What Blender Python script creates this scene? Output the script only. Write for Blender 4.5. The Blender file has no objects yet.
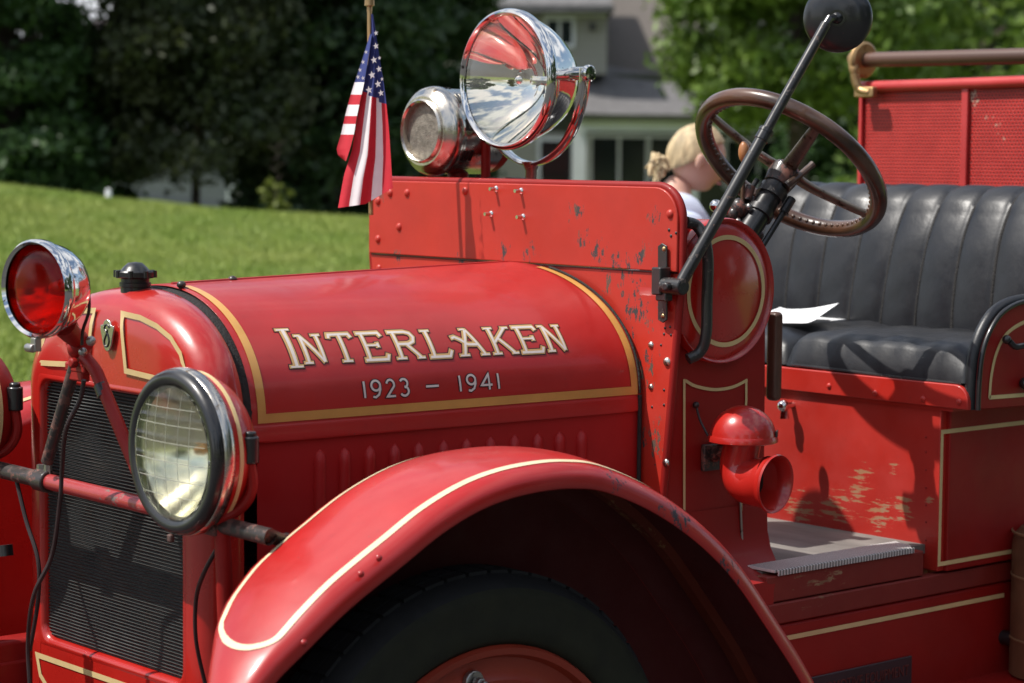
import bpy, math, random
import numpy as np
from math import sin, cos, pi, radians
from mathutils import Vector, Matrix
random.seed(7); RNG = np.random.default_rng(7)
SC = bpy.context.scene
COL = SC.collection
GZ = 1.62                      # camera height above the road: truck heights below are written relative to it

# ------------------------------------------------------------------ camera
FPX = 2250.0
TH, PT, RL = radians(49), radians(4.75), radians(.5)
CAM = np.array([-2.184, -3.637, GZ])
FW = np.array([cos(PT)*cos(TH), cos(PT)*sin(TH), -sin(PT)])
_R = np.array([sin(TH), -cos(TH), 0.0]); _U = np.cross(_R, FW)
RT = cos(RL)*_R + sin(RL)*_U; UP = -sin(RL)*_R + cos(RL)*_U
def ray(px, py): return (px-512)/FPX*RT - (py-341.5)/FPX*UP + FW
def at(ax, v, px, py):
    """pixel -> point on the plane ax = v (height relative to camera height)"""
    d = ray(px, py); i = 'xyz'.index(ax); o = CAM - np.array([0, 0, GZ])
    return o + d*(v-o[i])/d[i]
def atd(px, py, D):            # world point at depth D
    return CAM + ray(px, py)*D
HF = np.array([cos(TH), sin(TH)]); HR = np.array([sin(TH), -cos(TH)])   # horizontal forward / right
def sl(s, l, z=0.0):           # world point from forward distance s and sideways distance l
    p = CAM[:2] + HF*s + HR*l
    return np.array([p[0], p[1], z])

cd = bpy.data.cameras.new('camera'); cam = bpy.data.objects.new('camera', cd); COL.objects.link(cam)
M = Matrix(((RT[0], UP[0], -FW[0], CAM[0]), (RT[1], UP[1], -FW[1], CAM[1]), (RT[2], UP[2], -FW[2], CAM[2]), (0, 0, 0, 1)))
cam.matrix_world = M
cd.sensor_width = 23.5; cd.lens = 23.5*FPX/1024; cd.clip_end = 3000; cd.clip_start = .05
cd.dof.use_dof = True; cd.dof.focus_distance = 4.35; cd.dof.aperture_fstop = 3.0
SC.camera = cam

# ------------------------------------------------------------------ materials
class NT:
    def __init__(s, name):
        m = bpy.data.materials.new(name); m.use_nodes = True
        s.m = m; s.t = m.node_tree; s.n = s.t.nodes; s.b = s.n['Principled BSDF']; s.out = s.n['Material Output']
        s._c = None
    def co(s):
        if not s._c: s._c = s.n.new('ShaderNodeTexCoord')
        return s._c.outputs['Object']
    def add(s, t, ins=None, **kw):
        n = s.n.new(t)
        for k, v in kw.items(): setattr(n, k, v)
        for k, v in (ins or {}).items(): s.set(n, k, v)
        return n
    def set(s, n, k, v):
        i = n.inputs[k]
        if hasattr(v, 'links') or isinstance(v, bpy.types.NodeSocket): s.t.links.new(v, i)
        else: i.default_value = v
    def scale(s, v, sc):
        return s.add('ShaderNodeVectorMath', {0: v, 1: sc}, operation='MULTIPLY').outputs[0]
    def noise(s, scale, detail=4, rough=.55, v=None, st=(1, 1, 1), off=0):
        vv = s.scale(v or s.co(), st)
        if off: vv = s.add('ShaderNodeVectorMath', {0: vv, 1: (off, off*1.7, off*.6)}, operation='ADD').outputs[0]
        return s.add('ShaderNodeTexNoise', {'Vector': vv, 'Scale': scale, 'Detail': detail, 'Roughness': rough}).outputs['Fac']
    def rng(s, v, a, b, c=0., d=1., smooth=False):
        return s.add('ShaderNodeMapRange', {'Value': v, 'From Min': a, 'From Max': b, 'To Min': c, 'To Max': d},
                     interpolation_type='SMOOTHSTEP' if smooth else 'LINEAR').outputs[0]
    def math(s, op, a, b=0.):
        return s.add('ShaderNodeMath', {0: a, 1: b}, operation=op).outputs[0]
    def mix(s, f, a, b):
        n = s.n.new('ShaderNodeMix'); n.data_type = 'RGBA'
        s.set(n, 0, f); s.set(n, 6, a); s.set(n, 7, b); return n.outputs[2]
    def bump(s, h, strength=.2, dist=.01):
        n = s.add('ShaderNodeBump', {'Height': h, 'Strength': strength, 'Distance': dist})
        s.t.links.new(n.outputs[0], s.b.inputs['Normal']); return n
    def near(s, pts):          # 1 at each (x,y,z,radius), 0 outside
        acc = None
        for x, y, z, r in pts:
            d = s.add('ShaderNodeVectorMath', {0: s.co(), 1: (x, y, z)}, operation='DISTANCE').outputs['Value']
            v = s.rng(d, r, r*.15, 0, 1)
            acc = v if acc is None else s.math('MAXIMUM', acc, v)
        return acc
    def p(s, **kw):
        for k, v in kw.items():
            s.set(s.b, {'col': 'Base Color', 'rough': 'Roughness', 'metal': 'Metallic', 'coat': 'Coat Weight', 'coatr': 'Coat Roughness',
                        'spec': 'Specular IOR Level', 'trans': 'Transmission Weight', 'ior': 'IOR', 'sheen': 'Sheen Weight', 'sss': 'Subsurface Weight'}[k], v)
        return s.m
def c4(c, k=1.0): return (c[0]*k, c[1]*k, c[2]*k, 1)

def paint(name, col, rough=.3, coat=.6, fade=.25, wear=None, amount=.5, wcol=(.07, .085, .09), wcol2=(.28, .17, .09), st=(1, 1, 1), wscale=26, edge=0, dents=.25, grime=.5):
    t = NT(name)
    n1 = t.noise(3.1, 5); n2 = t.noise(38, 4, .6)
    c = t.mix(t.rng(n1, .35, .7), c4(col, .82), c4(col, 1.1))
    pale = (min(1, col[0]*1.05+.03), col[1]+.022, col[2]+.022)
    c = t.mix(t.math('MULTIPLY', t.rng(t.noise(6, 5, .65, off=3), .5, .75), fade), c, c4(pale))
    c = t.mix(t.math('MULTIPLY', t.rng(n2, .62, .72), .25*grime), c, c4(col, .55))
    speck = t.rng(t.noise(150, 3, .5, off=2), .73, .76)
    c = t.mix(t.math('MULTIPLY', speck, grime), c, (.12, .05, .04, 1))
    # fine scratches
    scr = t.rng(t.noise(60, 3, .6, st=(1, .08, 1), off=5), .69, .72)
    scr2 = t.rng(t.noise(60, 3, .6, st=(.1, 1, 1.1), off=9), .7, .73)
    c = t.mix(t.math('MULTIPLY', t.math('MAXIMUM', scr, scr2), .38*grime), c, c4(pale, .8))
    r = t.rng(t.noise(9, 5, .6, off=1), .3, .75, rough*.8, rough*1.5)
    if wear or amount > .9:
        w = t.noise(wscale, 8, .74, st=st, off=4)
        reg = t.near(wear) if wear else .5
        base = t.math('ADD', t.math('MULTIPLY', reg, .23*amount+.02), w)
        m = t.rng(base, .715, .728)
        rim = t.rng(base, .70, .715)
        c = t.mix(t.math('MULTIPLY', rim, .45), c, c4(pale, 1.1))
        wc = t.mix(t.rng(t.noise(14, 3, off=6), .48, .56), c4(wcol), c4(wcol2))
        c = t.mix(m, c, wc)
        r = t.math('MAXIMUM', r, t.math('MULTIPLY', m, .65))
        t.set(t.b, 'Coat Weight', t.math('MULTIPLY', t.math('SUBTRACT', 1., m), coat))
        h = t.math('SUBTRACT', t.math('MULTIPLY', t.noise(7, 3, .5), .9), t.math('MULTIPLY', m, .12))
        t.bump(h, dents, .012)
    else:
        t.set(t.b, 'Coat Weight', coat)
        t.bump(t.noise(7, 4, .5), dents, .008)
    t.p(col=c, rough=r, coatr=.12)
    return t.m

RED = (.43, .014, .009)
def V(p, r): return (p[0], p[1], p[2]+GZ, r)
M_hood = paint('red_hood_paint', (.42, .014, .012), rough=.38, coat=.35, fade=.3, dents=.16, grime=.8)
M_red = paint('red_paint', RED, rough=.28, coat=.7, fade=.2)
M_fend = paint('red_fender_paint', (.43, .012, .011), rough=.36, coat=.4, fade=.35, grime=.8, wear=[V((.6, -.87, -.64), .10), V((.46, -.87, -.56), .05), V((.74, -.87, -.74), .07), V((.05, -.2, -.3), .05)], amount=.85, wscale=75, st=(1, 1, .5), wcol=(.03, .03, .045), wcol2=(.05, .04, .05), dents=.1)
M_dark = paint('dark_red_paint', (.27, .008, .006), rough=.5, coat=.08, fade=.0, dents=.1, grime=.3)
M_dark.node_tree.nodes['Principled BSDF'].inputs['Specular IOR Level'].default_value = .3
M_side = paint('hood_side_paint', (.38, .009, .009), rough=.5, coat=.1, fade=.05, dents=.1, grime=.3)
M_side.node_tree.nodes['Principled BSDF'].inputs['Specular IOR Level'].default_value = .35
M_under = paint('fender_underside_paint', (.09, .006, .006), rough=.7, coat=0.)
_cw = [V(at('x', .975, *q[:2]), q[2]) for q in ((578, 212, .05), (584, 239, .05), (531, 253, .05), (503, 250, .05), (620, 276, .11), (644, 254, .05), (638, 310, .11), (642, 366, .09), (380, 195, .05), (400, 257, .05), (460, 262, .05), (600, 250, .06), (655, 440, .09), (655, 215, .05))]
M_cowl = paint('orange_red_cowl_paint', (.46, .024, .011), rough=.5, coat=.12, fade=.12, wear=_cw, amount=.84, wcol=(.036, .040, .040), wcol2=(.10, .07, .05), st=(1, 1, .42), wscale=72, dents=.18)
M_board = paint('seat_board_paint', (.46, .018, .010), rough=.45, coat=.2, fade=.4)
_bw = [V(at('x', 1.71, *q[:2]), q[2]) for q in ((835, 508, .09), (860, 490, .06), (800, 510, .09), (880, 515, .09), (905, 508, .06), (862, 475, .05), (895, 470, .03), (780, 495, .05), (930, 500, .03))]
M_box = paint('seat_box_paint', (.44, .018, .010), rough=.5, coat=.15, fade=.4, wear=_bw, amount=1.0, wcol=(.36, .17, .085), wcol2=(.34, .19, .11), st=(1, .22, 1.6), wscale=64, dents=.2)
M_step = paint('worn_floor_wood_edge', (.19, .014, .008), rough=.6, coat=.0, fade=0, wear=[V((1.3, -.585, -.89), .3)], amount=.6, wcol=(.2, .1, .05), st=(.3, 1, 1.2))
M_tie = paint('worn_tie_bar_paint', (.36, .03, .03), rough=.35, coat=.5, wear=[V((-.2, -.2, -.588), .25)], amount=.85, wcol=(.12, .1, .09), wcol2=(.3, .12, .1), wscale=50, st=(1, .5, 1), dents=.2)
M_screen_frame = paint('red_frame_paint', (.50, .03, .03), rough=.4, coat=.3)

def metal(name, col, rough, bumps=.05, spots=.0, scol=(.05, .04, .03)):
    t = NT(name); c = c4(col)
    n = t.noise(40, 5, .65)
    if spots: c = t.mix(t.rng(n, .66-spots*.3, .72-spots*.2), c4(col), c4(scol))
    t.p(col=c, metal=1., rough=t.rng(t.noise(14, 5, .7, off=2), .3, .8, rough*.6, rough*1.8))
    if bumps: t.bump(t.noise(16, 3), bumps, .01)
    return t.m
M_chrome = metal('chrome', (.78, .77, .75), .07, .04, .05)
M_nickel = metal('worn_nickel', (.60, .56, .50), .2, .22, .25, (.25, .18, .12))
M_brass = metal('aged_brass', (.46, .30, .15), .42, .1, .15, (.25, .14, .06))
M_steel = metal('bare_steel', (.42, .40, .38), .35, .1, .3)
M_black = paint('black_enamel', (.012, .012, .013), rough=.3, coat=.4, fade=.2, grime=.6)
M_bworn = paint('chipped_black_enamel', (.018, .017, .017), rough=.35, coat=.35, fade=0, wear=None, amount=.9001, wcol=(.10, .08, .07), wcol2=(.12, .07, .05), wscale=60, dents=.3)
M_bworn2 = paint('rusty_black_enamel', (.03, .022, .02), rough=.4, coat=.25, fade=0, wear=None, amount=1.5, wcol=(.10, .05, .04), wcol2=(.2, .08, .06), wscale=40, dents=.3)
def plain(name, col, rough=.5, var=.25, sc=12, bump=.15, st=(1, 1, 1), **kw):
    t = NT(name); n = t.noise(sc, 5, .6, st=st)
    t.p(col=t.mix(t.rng(n, .3, .7), c4(col, 1-var), c4(col, 1+var)), rough=rough, **kw)
    t.bump(t.noise(sc*3, 4, .6, st=st), bump, .004); return t.m
M_cream = plain('cream_pinstripe', (.62, .46, .22), .4, .1, coat=.3, bump=.02)
M_gold = plain('ochre_pinstripe', (.58, .30, .075), .38, .12, coat=.3, bump=.02)
M_let1 = plain('lettering_outline', (.03, .008, .012), .4, .1, bump=.0)
M_let2 = plain('lettering_gold', (.55, .34, .13), .4, .1, bump=.0)
M_let3 = plain('lettering_silver', (.66, .60, .56), .4, .1, bump=.0)
M_rubber = plain('tyre_rubber', (.012, .012, .014), .8, .3, 30)
M_wall = plain('tyre_sidewall', (.014, .0145, .006), .8, .3, 20)
M_felt = plain('black_hood_lacing', (.015, .013, .012), .8, .4, 60, .8)
M_cap = plain('black_bakelite', (.012, .012, .013), .35, .2, 20, .05, coat=.3)
M_wood = plain('steering_wheel_wood', (.072, .034, .019), .3, .6, 9, .1, coat=.5, st=(1, 1, 1))
M_rail = plain('brown_wood_rail', (.085, .038, .024), .42, .35, 8, .1, st=(1, .1, 1), coat=.2)
M_deck = plain('worn_floorboards', (.17, .155, .14), .8, .5, 7, .4, st=(1, .25, 1))
M_vinyl_w = plain('white_paper', (.80, .80, .80), .6, .03, 8, .05)
M_orange = plain('orange_knob', (.42, .17, .06), .35, .2, coat=.4)
M_bulb = plain('amber_bulb', (.5, .25, .08), .3)
M_cable = plain('dark_cable', (.025, .012, .012), .5, .3)
M_plate = plain('dark_sign_plate', (.03, .018, .024), .5, .3)
M_platetx = plain('dull_red_letters', (.10, .020, .018), .5, .2)
def leather(name, col, rough, sc=8):
    t = NT(name); n = t.noise(sc, 5, .65)
    t.p(col=t.mix(t.rng(n, .3, .7), c4(col, .7), c4(col, 1.5)), rough=t.rng(t.noise(10, 5, .7, off=3), .3, .75, rough*.75, rough*1.4), spec=.5)
    w = t.noise(9, 6, .68, st=(1, 1, .7), off=2); f = t.noise(170, 2, .5)
    t.bump(t.math('ADD', w, t.math('MULTIPLY', f, .03)), .16, .012); return t.m
M_leather = leather('black_leather', (.010, .0105, .013), .40)
M_brownleather = leather('brown_leather', (.125, .060, .030), .5)

def glass(name, col, rough=.03, ribs=0, st=None):
    t = NT(name); t.p(col=c4(col), trans=1., rough=rough, ior=1.3)
    if ribs:
        v = t.add('ShaderNodeSeparateXYZ', {0: t.co()})
        a = t.math('SINE', t.math('MULTIPLY', v.outputs[1], ribs))
        b = t.math('POWER', t.math('ABSOLUTE', t.math('SINE', t.math('MULTIPLY', v.outputs[2], 95.))), 14.)
        t.bump(t.math('ADD', t.math('MULTIPLY', a, .22), t.math('ADD', t.math('MULTIPLY', b, .7), t.math('MULTIPLY', t.noise(9, 2), .3))), .4, .005)
    return t.m
M_glass = glass('ribbed_headlight_glass', (.97, .96, .84), .16, 150)
M_clear = glass('clear_glass', (.98, .97, .93), 0.)
M_redglass = glass('red_glass', (.80, .045, .012), .14)
M_mirrorin = metal('silvered_reflector', (.86, .85, .76), .16, .12)
M_mirror2 = metal('silvered_spot_reflector', (.90, .88, .84), .02, .03)

def screen_mat():
    t = NT('perforated_red_sheet'); v = t.add('ShaderNodeSeparateXYZ', {0: t.co()})
    row = t.math('MULTIPLY', v.outputs[2], 1/.0095)
    ri = t.math('FLOOR', row); rf = t.math('SUBTRACT', t.math('FRACT', row), .5)
    sh = t.math('MULTIPLY', t.math('MODULO', ri, 2.), .5)
    cf = t.math('SUBTRACT', t.math('FRACT', t.math('ADD', t.math('MULTIPLY', v.outputs[1], 1/.0115), sh)), .5)
    d = t.math('SQRT', t.math('ADD', t.math('MULTIPLY', rf, rf), t.math('MULTIPLY', cf, cf)))
    hole = t.rng(d, .36, .26)
    w = t.noise(14, 5, .65)
    c = t.mix(t.rng(w, .35, .7), (.42, .016, .012, 1), (.54, .03, .022, 1))
    chip = t.rng(t.math('ADD', w, t.math('MULTIPLY', t.near([V((2.8, .18, .14), .10), V((2.8, .12, .06), .06), V((2.8, .25, .12), .06)]), .2)), .72, .75)
    c = t.mix(chip, c, (.5, .3, .22, 1))
    c = t.mix(hole, c, (.10, .006, .006, 1))
    t.p(col=c, rough=.5); t.bump(t.math('SUBTRACT', 1., hole), .5, .002); return t.m
M_screen = screen_mat()
def grille_mat():
    t = NT('radiator_core'); v = t.add('ShaderNodeSeparateXYZ', {0: t.co()})
    zz = t.math('ADD', t.math('MULTIPLY', v.outputs[2], 2*pi/.0064), t.math('MULTIPLY', t.noise(5, 2), 6.))
    s = t.math('SINE', zz)
    n = t.noise(20, 5, .7)
    c = t.mix(t.rng(s, -.4, .7), (.014, .014, .015, 1), (.11, .115, .11, 1))
    c = t.mix(t.math('MULTIPLY', t.rng(n, .5, .75), .5), c, (.11, .09, .07, 1))
    c = t.mix(t.rng(t.noise(70, 2, off=3), .76, .79), c, (.30, .27, .2, 1))
    t.p(col=c, rough=.6, metal=.2); t.bump(t.math('ADD', s, t.math('MULTIPLY', n, .8)), .8, .003); return t.m
M_grille = grille_mat()
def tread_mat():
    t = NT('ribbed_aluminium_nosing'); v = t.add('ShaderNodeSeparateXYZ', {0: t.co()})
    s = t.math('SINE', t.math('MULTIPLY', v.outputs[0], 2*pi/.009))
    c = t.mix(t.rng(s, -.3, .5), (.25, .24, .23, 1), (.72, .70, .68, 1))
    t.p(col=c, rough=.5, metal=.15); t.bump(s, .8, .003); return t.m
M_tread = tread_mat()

def hexagon(): pass

# ------------------------------------------------------------------ mesh helpers
def nrm(v): v = np.asarray(v, float); return v/(np.linalg.norm(v)+1e-12)
class MB:
    def __init__(s): s.v = []; s.f = []; s.mi = []
    def addv(s, P): b = len(s.v); s.v += [tuple(map(float, p)) for p in P]; return b
    def face(s, *i, m=0): s.f.append(tuple(i)); s.mi.append(m)
    def grid(s, P, cu=False, cv=False, flip=False, m=0):
        nu, nv = len(P), len(P[0]); b = s.addv([p for r in P for p in r])
        for i in range(nu if cu else nu-1):
            for j in range(nv if cv else nv-1):
                q = (b+i*nv+j, b+((i+1) % nu)*nv+j, b+((i+1) % nu)*nv+(j+1) % nv, b+i*nv+(j+1) % nv)
                s.face(*(q[::-1] if flip else q), m=m)
        return b
    def tube(s, path, r, n=12, caps=True, closed=False, m=0):
        P = [np.asarray(p, float) for p in path]; N = len(P)
        R = [r]*N if not hasattr(r, '__len__') else list(r)
        T = []
        for i in range(N):
            a = P[i-1] if (i > 0 or closed) else P[i]; c = P[(i+1) % N] if (i < N-1 or closed) else P[i]
            T.append(nrm(c-a))
        u = nrm(np.cross(T[0], (0, 0, 1) if abs(T[0][2]) < .9 else (1, 0, 0))); rows = []
        for i in range(N):
            u = nrm(u - T[i]*np.dot(u, T[i])); w = np.cross(T[i], u)
            rows.append([P[i]+R[i]*(cos(2*pi*k/n)*u+sin(2*pi*k/n)*w) for k in range(n)])
        b = s.grid(rows, cu=closed, cv=True, m=m)
        if caps and not closed:
            s.face(*[b+k for k in range(n)][::-1], m=m); s.face(*[b+(N-1)*n+k for k in range(n)], m=m)
        return s
    def lathe(s, prof, o, ax, n=48, m=0, a0=0, a1=2*pi):
        o = np.asarray(o, float); ax = nrm(ax)
        u = nrm(np.cross(ax, (0, 0, 1) if abs(ax[2]) < .9 else (1, 0, 0))); w = np.cross(ax, u)
        full = abs(a1-a0-2*pi) < 1e-6; K = n if full else n+1
        rows = [[o+ax*h+max(r, 1e-5)*(cos(a0+(a1-a0)*k/n)*u+sin(a0+(a1-a0)*k/n)*w) for r, h in prof] for k in range(K)]
        s.grid(rows, cu=full, m=m); return s
    def box(s, c, sz, R=None, m=0):
        c = np.asarray(c, float); h = np.asarray(sz, float)/2
        V_ = [np.array([a*h[0], b_*h[1], d*h[2]]) for a in (-1, 1) for b_ in (-1, 1) for d in (-1, 1)]
        if R is not None: V_ = [R@v for v in V_]
        b = s.addv([c+v for v in V_])
        for q in ((0, 1, 3, 2), (4, 6, 7, 5), (0, 4, 5, 1), (2, 3, 7, 6), (0, 2, 6, 4), (1, 5, 7, 3)): s.face(*[b+i for i in q], m=m)
        return s
    def prism(s, poly, d, m=0):      # planar polygon of 3d points swept by vector d
        d = np.asarray(d, float); n = len(poly); b = s.addv([np.asarray(p, float) for p in poly]+[np.asarray(p, float)+d for p in poly])
        s.face(*[b+i for i in range(n)][::-1], m=m); s.face(*[b+n+i for i in range(n)], m=m)
        for i in range(n): s.face(b+i, b+(i+1) % n, b+n+(i+1) % n, b+n+i, m=m)
        return s
    def sphere(s, c, r, sc=(1, 1, 1), n=16, m=0, R=None):
        c = np.asarray(c, float); rows = []
        for i in range(n):
            row = []
            for j in range(n//2+1):
                t = pi*j/(n//2); a = 2*pi*i/n
                v = np.array([sin(t)*cos(a)*sc[0], sin(t)*sin(a)*sc[1], cos(t)*sc[2]])*r
                row.append(c+(R@v if R is not None else v))
            rows.append(row)
        s.grid(rows, cu=True, m=m); return s
    def build(s, name, mat, parent=None, zo=GZ, bevel=0, angle=35, solid=0, subd=0, origin=None, seg=2, soff=-1, weld=True):
        me = bpy.data.meshes.new(name)
        off = np.array([0, 0, zo]) if origin is None else np.array([0, 0, zo])-np.asarray(origin)-np.array([0, 0, zo])*0
        me.from_pydata([tuple(np.asarray(v)+off) for v in s.v], [], s.f)
        for mm in (mat if isinstance(mat, (list, tuple)) else [mat]): me.materials.append(mm)
        if any(s.mi): me.polygons.foreach_set('material_index', s.mi)
        me.shade_smooth()
        if weld:
            import bmesh
            bm = bmesh.new(); bm.from_mesh(me); bmesh.ops.remove_doubles(bm, verts=bm.verts, dist=2e-5)
            bmesh.ops.recalc_face_normals(bm, faces=bm.faces); bm.to_mesh(me); bm.free()
        me.set_sharp_from_angle(angle=radians(angle))
        o = bpy.data.objects.new(name, me); COL.objects.link(o)
        if origin is not None: o.location = origin
        if parent is not None: o.parent = parent
        if solid:
            q = o.modifiers.new('thickness', 'SOLIDIFY'); q.thickness = solid; q.offset = soff
        if bevel:
            q = o.modifiers.new('bevel', 'BEVEL'); q.width = bevel; q.segments = seg; q.limit_method = 'ANGLE'; q.angle_limit = radians(40)
            q.harden_normals = False
        if (bevel or solid) and not subd:
            q = o.modifiers.new('normals', 'WEIGHTED_NORMAL'); q.weight = 80; q.keep_sharp = True
        if subd:
            q = o.modifiers.new('smooth', 'SUBSURF'); q.levels = subd; q.render_levels = subd
        return o
def thing(name, label, cat, loc=(0, 0, 0), group=None):
    o = bpy.data.objects.new(name, None); COL.objects.link(o); o.location = loc; o.empty_display_size = .2
    o['label'] = label; o['category'] = cat
    if group: o['group'] = group
    return o
def tag(o, label, cat=None, group=None):
    o['label'] = label
    if cat: o['category'] = cat
    if group: o['group'] = group
    return o
def bez(pts, n=8):             # Catmull-Rom through points
    P = [np.asarray(p, float) for p in pts]; Q = [2*P[0]-P[1]]+P+[2*P[-1]-P[-2]]; out = []
    for i in range(1, len(Q)-2):
        for k in range(n):
            t = k/n; a, b, c, d = Q[i-1:i+3]
            out.append(.5*((2*b)+(-a+c)*t+(2*a-5*b+4*c-d)*t*t+(-a+3*b-3*c+d)*t**3))
    out.append(P[-1]); return out
def ribbon(mb, pts, w, nor, off=.0015, closed=False, m=0):
    """flat painted line: pts 3d, nor = normal (vector or list)"""
    N = len(pts); L = []
    pts = [np.asarray(p, float) for p in pts]
    W = w if hasattr(w, '__len__') else [w]*N
    for i in range(N):
        a = pts[i-1] if (i > 0 or closed) else pts[i]; c = pts[(i+1) % N] if (i < N-1 or closed) else pts[i]
        d1 = nrm(pts[i]-a) if np.linalg.norm(pts[i]-a) > 1e-9 else nrm(c-pts[i]); d2 = nrm(c-pts[i]) if np.linalg.norm(c-pts[i]) > 1e-9 else d1
        t = nrm(d1+d2); n_ = nrm(nor[i] if hasattr(nor[0], '__len__') else nor)
        side = nrm(np.cross(n_, t)); k = 1/max(.5, abs(np.dot(t, d1)))
        L.append([pts[i]+n_*off-side*W[i]/2*k, pts[i]+n_*off+side*W[i]/2*k])
    mb.grid(L, cu=closed, m=m)

# ------------------------------------------------------------------ the fire engine
TR = thing('fire_truck', 'old bright red open-cab fire engine with cream pinstripes and gold hood lettering', 'fire truck')

# --- radiator shell
NS = 2.15
def arch(hw, zs, zt, k, n=NS):       # closed-form arch point, k 0..1 from near spring to far spring
    a = pi*k; ca = cos(a); sa = max(sin(a), 0)
    return (-hw*math.copysign(abs(ca)**(2/n), ca), zs+(zt-zs)*sa**(2/n))
def outline(hw, zs, zt, zb, na=36, nl=6):
    P = [(-hw, zb+(zs-zb)*i/nl) for i in range(nl)]
    P += [arch(hw, zs, zt, k/na) for k in range(na+1)]
    P += [(hw, zs+(zb-zs)*(i+1)/nl) for i in range(nl)]
    return P
b = MB(); rows = []
ZB = -1.16
for x, hw, zt, zs in ((.074, .312, -.256, -.48), (.066, .319, -.254, -.47), (.05, .325, -.254, -.46), (.02, .326, -.260, -.46), (.003, .318, -.272, -.46), (-.010, .305, -.289, -.465), (-.016, .291, -.312, -.47), (-.018, .275, -.34, -.47)):
    rows.append([(x, y, z) for y, z in outline(hw, zs, zt, ZB)])
# front face goes in to the grille opening
no = len(rows[0])
def opening(hw, zt, zb, x, r=.03):
    pts = []
    for y, z in outline(.275, -.47, -.34, ZB):
        # project outline point on the rounded rectangle opening
        yy = max(-hw, min(hw, y)); zz = max(zb, min(zt, z))
        if z > -.47+1e-6:
            yy = hw*y/.275; zz = zt
        pts.append([x, yy, zz])
    return pts
rows.append([tuple(p) for p in opening(.2615, -.4335, -.964, -.0175)])
b.grid(rows)
rs = b.build('radiator_shell', M_red, TR, angle=60, weld=True)
# frame of the opening (rolled inwards) and lower apron
b = MB()
def rrect(hw, zt, zb, r, x, n=6):
    P = []
    for cy, cz, a0 in ((-hw+r, zb+r, pi), (hw-r, zb+r, 1.5*pi), (hw-r, zt-r, 0), (-hw+r, zt-r, .5*pi)):
        for k in range(n+1):
            a = a0+k*pi/2/n; P.append((x, cy+r*cos(a), cz+r*sin(a)))
    return P
b.grid([rrect(.2645, -.4305, -.9675, .004, -.0168), rrect(.259, -.437, -.961, .033, -.020), rrect(.254, -.442, -.956, .03, -.0185), rrect(.250, -.446, -.951, .03, -.010), rrect(.248, -.448, -.949, .03, .02)], cv=True)
b.build('grille_frame', M_red, rs, angle=60)
b = MB(); b.box((-.009, 0, -1.06), (.016, .60, .20)); b.build('lower_apron', M_red, rs, bevel=.004)
b = MB(); b.box((.008, 0, -.70), (.02, .500, .51)); b.build('grille', M_grille, rs)
b = MB()
for k in range(78):
    z = -.945+k*.0064
    b.box((-.0045, 0, z), (.005, .494, .0028))
b.build('radiator_fins', M_grille, rs)
# lacing between shell and hood
b = MB(); rows = []
for x, d in ((.068, .006), (.075, .001), (.082, .004), (.089, .001), (.096, .004), (.108, .004)):
    rows.append([(x, y, z) for y, z in outline(.300-d, -.49, -.252-d, -.62)])
b.grid(rows); b.build('hood_lacing', M_felt, rs, angle=80)
# radiator cap
b = MB(); o = (.042, 0, -.262)
b.lathe([(r_*.74, h_*1.0) for r_, h_ in [(0, .056), (.018, .054), (.030, .046), (.036, .040), (.048, .040), (.051, .037), (.051, .028), (.047, .026), (.036, .025), (.036, .018), (.040, .017), (.040, .010), (.037, .009), (.037, -.02), (0, -.02)]], o, (0, 0, 1), 40)
for k in range(8): b.tube([np.array(o)+[cos(k*pi/4)*.0365, sin(k*pi/4)*.0365, .027], np.array(o)+[cos(k*pi/4)*.0365, sin(k*pi/4)*.0365, .040]], .005, 8)
b.build('radiator_cap', M_cap, rs)
b = MB(); b.sphere((.105, -.06, -.248), .009, (1, 1, .8)); b.build('bolt', M_bworn2, rs)
# shell pinstripes on the front face, badge
def front(px, py, x=-.019): return at('x', x, px, py)
b = MB()
def shellx(y, z):     # the shell's front surface bulges back near its rim
    e = max(0, ((abs(y)/.30)**2.3+max(0, (z+.47)/.19)**2.3)-.55)
    return -.0195+.02*e
def onshell(px, py):
    x = -.0185
    for _ in range(6):
        p = at('x', x, px, py); x = shellx(p[1], p[2])
    return p
for L in ([(124, 312), (131, 366), (147, 367), (158, 361), (184, 366), (180, 352), (166, 336), (148, 322), (124, 312)],
          [(101, 306), (90, 347), (76, 352), (54, 353), (56, 335), (66, 322), (80, 311), (101, 306)]):
    pass
def shellstripe(ys):
    L = []
    for (y0, z0), (y1, z1) in zip(ys, ys[1:]+ys[:1]):
        n = max(2, int(math.hypot(y1-y0, z1-z0)/.012))
        L += [np.array([shellx(y0+(y1-y0)*i/n, z0+(z1-z0)*i/n), y0+(y1-y0)*i/n, z0+(z1-z0)*i/n]) for i in range(n)]
    return L
for sg in (-1, 1):
    poly = [(-.035*0-.045*1*1*1, -.318), (-.052, -.405), (-.235, -.418)] + [(-.235-.012*cos(a)*0, -.418) for a in ()]
    poly = [(-.050, -.298), (-.068, -.402), (-.262, -.412), (-.258, -.388), (-.242, -.358), (-.210, -.332), (-.165, -.314), (-.11, -.302)]
    L = shellstripe([(y*(-sg), z) for y, z in poly]); N_ = [np.array([-1, 0, 0])]*len(L)
    ribbon(b, L, .0105, N_, .0020, closed=True)
b.build('pinstripe', M_cream, rs, weld=False)
b = MB()   # apron stripe
L = shellstripe([(.275, -.992), (-.275, -.992), (-.262, -1.03), (-.16, -1.10), (.16, -1.10), (.262, -1.03)])
L = [np.array([-.0178, p[1], p[2]]) for p in L]
ribbon(b, L, .011, [np.array([-1, 0, 0])]*len(L), .001, closed=True); b.build('pinstripe', M_cream, rs, weld=False)
b = MB(); c0 = np.array([-.021, -.002, -.352])
c0 = onshell(110, 335); bx = c0[0]-.003
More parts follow.
